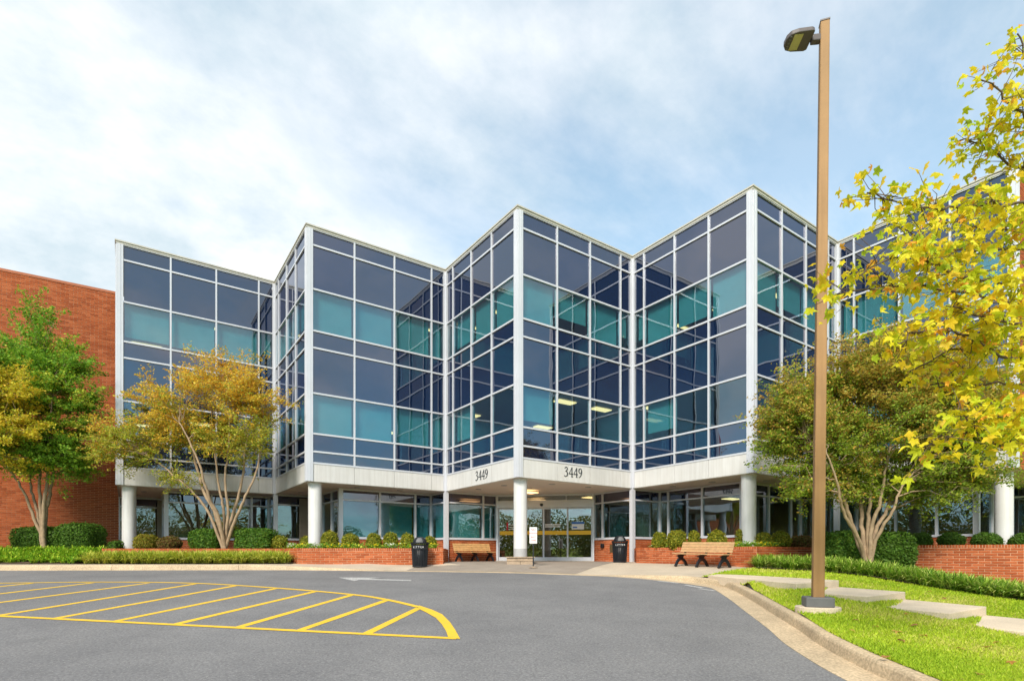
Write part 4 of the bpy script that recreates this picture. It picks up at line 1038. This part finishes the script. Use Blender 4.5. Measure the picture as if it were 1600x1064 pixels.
tree('crape_myrtle', 'broad bronze green multi stemmed tree behind the lamp post', at(1357, 884, YT),
     [[(1335, 830, 0), (1322, 790, -.2), (1300, 740, -.4), (1260, 680, -.5)], [(1347, 830, .1), (1345, 785, .3), (1335, 730, .5), (1320, 650, .6)], [(1356, 825, 0), (1360, 780, 0), (1365, 720, 0), (1370, 620, 0)], [(1362, 825, -.1), (1375, 785, -.2), (1385, 730, -.3), (1400, 650, -.3)],
      [(1368, 830, .2), (1388, 790, .3), (1398, 745, .4), (1430, 680, .6)], [(1372, 835, -.2), (1394, 800, -.4), (1410, 760, -.5), (1460, 700, -.6)], [(1340, 840, -.3), (1318, 800, -.6), (1310, 760, -.9), (1290, 700, -1.1)]],
     [(1375, 580, 95, 50, 0, 1.8), (1275, 602, 64, 44, 0, 1.5), (1460, 590, 80, 46, 0, 1.6), (1250, 660, 56, 42, 0, 1.3), (1350, 660, 90, 46, 0, 1.9), (1465, 670, 84, 50, 0, 1.7), (1535, 640, 42, 50, 0, 1.1), (1225, 650, 36, 40, 0, 1.), (1300, 715, 70, 34, 0, 1.5), (1420, 735, 76, 34, 0, 1.5), (1505, 735, 58, 32, 0, 1.2), (1235, 735, 34, 24, 0, .8), (1375, 540, 82, 20, 0, 1.2), (1545, 735, 34, 34, 0, .9), (1480, 768, 50, 16, 0, .8), (1545, 690, 40, 45, 0, 1.), (1300, 755, 50, 18, 0, .9), (1400, 765, 60, 16, 0, .9), (1240, 760, 30, 14, 0, .6), (1215, 690, 26, 30, 0, .7), (1550, 600, 30, 30, 0, .8)],
     YT, 540, 380, .075, bronze_col, sprays=.85, trunk_r=.075)

# ------------------------------------------------------------------ foreground maple
mt = empty('maple_tree', (7.6, 5.9, H(7.6, 5.9)), 'yellow leaved maple reaching in from the right foreground', 'tree')
tp = [np.array(q) for q in ((7.6, 5.9, H(7.6, 5.9)-.1), (7.55, 5.9, 1.0), (7.45, 5.87, 2.8), (7.42, 5.8, 4.6), (7.36, 5.75, 6.4), (7.3, 5.7, 8.2))]
mb = MB(); tpp, _ = catmull(np.array(tp), np.zeros(6), 5); mb.tube(tpp, list(np.linspace(.17, .04, len(tpp))), 10)
limbs = [[(1690, 345, 5.8), (1600, 318, 5.6), (1500, 322, 5.4), (1430, 325, 5.25), (1360, 296, 5.2)], [(1690, 440, 5.7), (1580, 440, 5.5), (1490, 425, 5.2), (1420, 400, 5.05), (1335, 432, 5.0)], [(1690, 500, 6.0), (1560, 470, 5.7), (1460, 452, 5.4), (1380, 448, 5.2), (1298, 462, 5.1)],
         [(1690, 570, 5.6), (1580, 560, 5.3), (1500, 520, 5.2), (1440, 520, 5.1), (1392, 540, 5.0)], [(1690, 640, 5.5), (1600, 640, 5.2), (1530, 655, 5.0), (1450, 690, 4.9)], [(1700, 690, 5.2), (1610, 690, 5.0), (1550, 690, 4.9), (1490, 640, 4.9)],
         [(1700, 250, 5.9), (1630, 200, 5.7), (1580, 165, 5.6), (1535, 122, 5.5)], [(1700, 140, 5.9), (1630, 110, 5.7), (1590, 55, 5.6)], [(1680, 400, 6.3), (1560, 390, 6.1), (1480, 390, 5.9), (1400, 350, 5.8)], [(1690, 610, 6.1), (1590, 600, 5.9), (1500, 600, 5.7), (1455, 600, 5.6)],
         [(1690, 270, 6.2), (1600, 265, 6.0), (1545, 235, 5.9), (1505, 215, 5.8)], [(1690, 480, 5.3), (1620, 500, 5.1), (1560, 500, 5.0), (1480, 480, 4.9)], [(1690, 540, 5.9), (1600, 525, 5.7), (1500, 545, 5.5), (1420, 580, 5.4)], [(1660, 320, 6.4), (1580, 360, 6.3), (1500, 350, 6.2), (1450, 345, 6.1)], [(1670, 690, 5.6), (1600, 668, 5.4), (1560, 640, 5.3)]]
LP = []
def limb(pts, r0, dens):
    k0 = int(np.argmin(np.abs(tpp[:, 2]-(pts[0][2]-.8)))); allp = np.array([tpp[k0]]+[np.array(p) for p in pts]); pp, _ = catmull(allp, np.zeros(len(allp)), 6)
    pp = pp+rng.normal(0, .015, pp.shape); k = len(pp); mb.tube(pp, list(np.linspace(r0, .006, k)), 6, False)
    ln = np.linalg.norm(np.diff(pp, axis=0), axis=1).sum()
    for _ in range(int(ln*dens)):
        s = rng.uniform(.28, 1); q = pp[min(k-1, int(s*(k-1)))]; d = rng.normal(size=3); d[2] = d[2]*.45+.05; d /= np.linalg.norm(d); tl = rng.uniform(.12, .42)
        e = q+d*tl; mb.tube([q, q+d*tl*.5+rng.normal(0, .02, 3), e], [.0045, .0032, .0018], 4, False)
        for f in (.4, .65, .85, 1.0, 1.02):
            if rng.random() < .85 or f >= 1: LP.append(q+d*tl*f+rng.normal(0, .045, 3))
for lb in limbs: limb([at(*q) for q in lb], .02, 14)
for i in range(11):      # the side of the tree away from the picture
    az = rng.uniform(-1.9, 1.5); z = rng.uniform(2.6, 7.5); l = rng.uniform(1.6, 2.6)
    o0 = np.array([7.45, 5.85, z]); limb([o0+np.array([math.cos(az), math.sin(az), .15])*l*f for f in (.35, .7, 1)], .03, 6)
mb.build('trunk', M['mbark'], mt, smooth=True)
LP = np.array(LP)
MC = [(.84, .69, .025), (.77, .70, .03), (.62, .67, .03), (.84, .60, .03), (.48, .62, .04), (.86, .44, .05), (.70, .66, .03), (.82, .74, .05)]
MW = [.24, .2, .16, .13, .08, .05, .08, .06]
LM = [maple_leaf_mesh('leaf', c, .072*(.85+.1*(i % 4)), .05+.05*(i % 3), i) for i, c in enumerate(MC)]
sx = 800+F*LP[:, 0]/LP[:, 1]; sy = HY-F*(LP[:, 2]-CZ)/LP[:, 1]; inf = (sx > 1270) & (sx < 1605) & (sy > 20) & (sy < 740)
order_ = np.argsort(np.where(inf, LP[:, 1], 99)+rng.uniform(0, .3, len(LP))); own = set(order_[:300].tolist()); off = wloc(mt); rest = {}
for i, q in enumerate(LP):
    c = int(rng.choice(8, p=np.array(MW)/sum(MW)))
    rot = Matrix.Rotation(rng.uniform(0, 6.28), 4, 'Z') @ Matrix.Rotation(rng.normal(-.5, .75), 4, 'X') @ Matrix.Rotation(rng.normal(0, .7), 4, 'Y')
    sc = rng.uniform(.6, 1.3)
    if i in own:
        o = link('leaf', LM[c], mt, Vector(q)-off); o.rotation_euler = rot.to_euler(); o.scale = (sc, sc, sc)
    else: rest.setdefault(c, []).append((np.array(rot.to_3x3())*sc, q))
Vs, Cs, Is, b0 = [], [], [], 0
for c, lst in rest.items():
    me = LM[c]; nv = len(me.vertices); co = np.zeros(nv*3); me.vertices.foreach_get('co', co); co = co.reshape(-1, 3)
    cl_ = np.zeros(nv*4, np.float32); me.color_attributes['col'].data.foreach_get('color', cl_); cl_ = cl_.reshape(-1, 4)[:, :3]
    tris = np.array([tuple(p.vertices) for p in me.polygons if len(p.vertices) == 3])
    for m3, q in lst:
        Vs.append(co@m3.T+q); Cs.append(cl_); Is.append(tris+b0); b0 += nv
if Vs: np_mesh('foliage', np.concatenate(Vs), 3, M['maple'], mt, colr=np.concatenate(Cs), idx=np.concatenate(Is), kind='stuff')

# ------------------------------------------------------------------ lamp post
zp = H(4.6, 8.3); lp = empty('lamp_post', (4.6, 8.3, zp), 'tall square tan lamp post with single lamp head on the lawn', 'lamp post')
ang = R(-18)
def rotp(x, y, c=(4.6, 8.3)): return (c[0]+x*math.cos(ang)-y*math.sin(ang), c[1]+x*math.sin(ang)+y*math.cos(ang))
def sq(h0, c): return [rotp(-h0, -h0, c), rotp(h0, -h0, c), rotp(h0, h0, c), rotp(-h0, h0, c)]
zt = 8.30; b = MB(); lo = sq(.078, (4.6, 8.3)); hi = sq(.062, (4.70, 8.3)); vs = [(*p, zp+.1) for p in lo]+[(*p, zt) for p in hi]
b.add(vs, [(3, 2, 1, 0), (4, 5, 6, 7)]+[(i, (i+1) % 4, 4+(i+1) % 4, 4+i) for i in range(4)]); b.build('pole', M['polepaint'], lp, bevel=.012)
b = MB(); b.prism(sq(.066, (4.70, 8.3)), zt+.001, zt+.022); b.build('pole_cap', M['lamphead'], lp)
b = MB(); b.prism(sq(.19, (4.6, 8.3)), zp+.045, zp+.19); b.build('base_cover', M['basegrey'], lp, bevel=.012)
b = MB(); b.lathe((4.6, 8.3, zp), [(.31, -.3), (.31, .035), (.30, .045)], 32); b.build('footing', M['step'], lp)
az_ = (-.96, .10)
def lh(x, y, z): return (4.70+az_[0]*x-az_[1]*y*-1, 8.3+az_[1]*x+az_[0]*y*-1, 8.08+z)
b = MB(); b.box(.06, .20, -.05, .05, -.055, .045, lh); b.build('arm', M['lamphead'], lp, bevel=.015)
prof = [(.20, -.16), (.24, -.185), (.44, -.175), (.54, -.14), (.585, -.06), (.59, .06), (.54, .14), (.44, .175), (.24, .185), (.20, .16)]
b = MB(); vs = [lh(x, y, -.02) for x, y in prof]+[lh(x*.99+.004, y*.94, .05) for x, y in prof]; k = len(prof)
b.add(vs, [tuple(range(k)), tuple(range(2*k-1, k-1, -1))]+[(i, k+i, k+(i+1) % k, (i+1) % k) for i in range(k)]); hd = b.build('lamp_head', M['lamphead'], lp, bevel=.012)
b = MB(); b.box(.36, .49, -.135, .135, -.028, -.019, lh); b.build('lens', M['lens'], hd)
b = MB()
for i in range(5): b.box(.515+.002*i, .545, -.12+.052*i, -.085+.052*i, -.03, -.019, lh)
b.build('lens_rib', M['basegrey'], hd)

# ------------------------------------------------------------------ benches
def strokes(b, pts, fn, x0, x1):
    k = len(pts); ring = []
    for i, (o, z, wd) in enumerate(pts):
        a = pts[max(i-1, 0)]; c = pts[min(i+1, k-1)]; dx, dy = c[0]-a[0], c[1]-a[1]; l = math.hypot(dx, dy); nx, ny = -dy/l*wd/2, dx/l*wd/2
        ring += [fn(x0, o+nx, z+ny), fn(x0, o-nx, z-ny), fn(x1, o-nx, z-ny), fn(x1, o+nx, z+ny)]
    fs = [(0, 1, 2, 3), (4*k-1, 4*k-2, 4*k-3, 4*k-4)]
    for i in range(k-1):
        for j in range(4): fs.append((4*i+j, 4*(i+1)+j, 4*(i+1)+(j+1) % 4, 4*i+(j+1) % 4))
    b.add(ring, fs)
def bench(c, d, label, wood, tilt=0):
    z0 = H(c[0], c[1]); root = empty('park_bench', (c[0], c[1], z0), label, 'bench', 'slatted benches by the entrance'); d = np.array(d)/np.linalg.norm(d); nn = np.array([d[1], -d[0]])
    def fn(x, o, z): X, Y = c[0]+d[0]*x+nn[0]*o, c[1]+d[1]*x+nn[1]*o; return (X, Y, z0+z+tilt*x)
    for x in (-.78, 0, .78):
        b = MB()
        strokes(b, [(.33, 0, .07), (.29, .04, .07), (.22, .15, .075), (.12, .225, .09), (.03, .24, .11)], fn, x-.03, x+.03)
        strokes(b, [(-.30, 0, .07), (-.26, .04, .07), (-.18, .15, .075), (-.08, .225, .09), (.03, .24, .11)], fn, x-.031, x+.031)
        strokes(b, [(.03, .20, .16), (.03, .27, .17), (.04, .34, .30), (.05, .385, .50)], fn, x-.029, x+.029)
        b.build('leg', M['dark'], root)
        b = MB(); strokes(b, [(-.16, .36, .06), (-.21, .45, .055), (-.27, .62, .045), (-.31, .78, .035)], fn, x-.028, x+.028); b.build('back_support', M['dark'], root)
    for i, o in enumerate((-.13, -.01, .11, .23)):
        b = MB(); b.box(-.93, .93, o-.053, o+.053, .39, .425, fn); b.build('seat_slat', M[wood], root, bevel=.006)
    for i in range(4):
        zc_ = .50+i*.083; oc_ = -.195-.036*i
        def fb(x, o, z): return fn(x, oc_+o-.38*(z), zc_+z)
        b = MB(); b.box(-.93, .93, -.005, .03, -.038, .038, fb); b.build('back_slat', M[wood], root, bevel=.006)
bench((-1.62, 23.95), u, 'slatted timber bench against the brick left of the entrance', 'wood')
bench((6.02, 17.45), (.60, -.80), 'slatted pale timber bench in front of the right planter', 'wood2', -.02)

# ------------------------------------------------------------------ litter bins
def text_mesh(s, size, ext=.002):
    cu = bpy.data.curves.new('t', 'FONT'); cu.body = s; cu.size = size; cu.extrude = ext; cu.align_x = 'CENTER'; ob = bpy.data.objects.new('t', cu); col.objects.link(ob)
    dg = bpy.context.evaluated_depsgraph_get(); me = bpy.data.meshes.new_from_object(ob.evaluated_get(dg)); bpy.data.objects.remove(ob); bpy.data.curves.remove(cu); return me
def bin_(X, Y, label, yaw):
    z0 = H(X, Y)+.008; root = empty('litter_bin', (X, Y, z0), label, 'litter bin', 'black slatted litter bins'); c = (X, Y, z0)
    b = MB(); b.lathe(c, [(.20, .03), (.225, .05), (.255, .74)], 28); b.build('liner', M['dark'], root, smooth=True)
    for k in range(28):
        a = 2*math.pi*k/28; b = MB(); pth = [(X+r*math.cos(a), Y+r*math.sin(a), z0+z) for r, z in ((.235, .0), (.238, .05), (.272, .70), (.30, .80))]
        b.tube(pth, [.017, .017, .017, .013], 4); b.build('slat', M['dark'], root)
    for z, r in ((.02, .25), (.60, .278), (.71, .285), (.80, .312)):
        b = MB(); b.lathe(c, [(r-.02, z-.018), (r, z-.018), (r, z+.018), (r-.02, z+.018)], 28); b.build('band', M['dark'], root)
    b = MB(); b.lathe(c, [(.281, .622), (.288, .693)], 28); b.build('letter_band', M['dark'], root)
    prof = [(.24, .79), (.235, .84), (.215, .90), (.17, .96), (.10, 1.0), (.02, 1.012)]
    b = MB(); b.lathe(c, prof, 28); ld = b.build('lid', M['dark'], root, smooth=True)
    # mouth flap, paler worn metal
    b = MB(); vs, fs = [], []
    for i, t_ in enumerate(np.linspace(.06, .85, 6)):
        for j in range(9):
            a = yaw-math.pi/2+(j-4)*.13*(1-.25*t_); rr = np.interp(.80+.2*t_, [q[1] for q in prof], [q[0] for q in prof])+.006; vs.append((X+rr*math.cos(a), Y+rr*math.sin(a), z0+.80+.2*t_))
    for i in range(5):
        for j in range(8): fs.append((i*9+j, i*9+j+1, (i+1)*9+j+1, (i+1)*9+j))
    b.add(vs, fs); b.build('lid_flap', M['basegrey'], ld, smooth=True)
    me = text_mesh('L I T T E R', .085); r = .292
    co = np.zeros(len(me.vertices)*3); me.vertices.foreach_get('co', co); co = co.reshape(-1, 3); a = yaw-math.pi/2-.12+co[:, 0]/r
    rr = r+co[:, 2]; co = np.c_[X+rr*np.cos(a), Y+rr*np.sin(a), z0+.63+co[:, 1]]; off = wloc(root); co = co-np.array(off); me.vertices.foreach_set('co', co.ravel()); me.update()
    me.materials.clear(); me.materials.append(M['shirt']); me.name = 'lettering'; link('lettering', me, root)
bin_((656-800)*18.65/F, 18.65, 'black litter bin in front of the left planter', .1); bin_((968.5-800)*21/F, 21.0, 'black litter bin against the brick right of the entrance', 0)

# ------------------------------------------------------------------ small sign in front of the entrance column
X, Y = .705, 18.3; z0 = H(X, Y)+.006
sp = empty('sign_post', (X, Y, z0), 'small white sign with red letters on a post before the entrance column', 'sign')
b = MB(); b.box(X-.02, X+.02, Y-.012, Y+.012, z0, z0+1.20); b.build('post', M['dark'], sp)
b = MB(); b.lathe((X, Y, z0), [(.16, 0), (.16, .015), (.05, .03), (.035, .05)], 24); b.build('base', M['stone'], sp)
b = MB(); b.box(X-.125, X+.125, Y-.022, Y-.014, 1.23-.54, 1.23); b.build('plate', M['signwhite'], sp, bevel=.003)
for i, (s, h_, zz) in enumerate((('NO', .10, 1.115), ('PARKING', .062, 1.005), ('ANY', .085, .875), ('TIME', .085, .765))):
    me = text_mesh(s, h_); me.materials.clear(); me.materials.append(M['red']); o = link('lettering', me, sp, (0, Y-.0245-Y, zz-z0)); o.rotation_euler = (R(90), 0, 0)

# ------------------------------------------------------------------ woods across the car park behind the viewer (seen in the glass)
Cs = []
for th in np.arange(-118, 119, 4.2):
    for _ in range(2):
        r_, a_ = rng.uniform(64, 98), R(th+rng.uniform(-2, 2)); X, Y, hh = r_*math.sin(a_), -r_*math.cos(a_), rng.uniform(7, 13); k = 2000
        d = rng.normal(size=(k, 3)); d /= np.linalg.norm(d, axis=1)[:, None]; zg_ = float(zground(np.array(X), np.array(Y)))
        Cs.append(np.c_[X, Y, zg_+hh*.42]+d*(rng.random(k)**.3)[:, None]*[hh*.5, hh*.5, hh*.5])
Cs = np.concatenate(Cs)
o = np_mesh('distant_wood', leaf_quads(Cs, .42, .4, 0, .9), 4, M['leaf'], colr=np.repeat(colmix(len(Cs), [(.14, .17, .03), (.24, .19, .03), (.30, .24, .04), (.09, .13, .02)], [.4, .25, .15, .2]), 4, 0), kind='stuff')
tag(o, 'autumn woodland beyond the car park behind the viewer', 'trees')
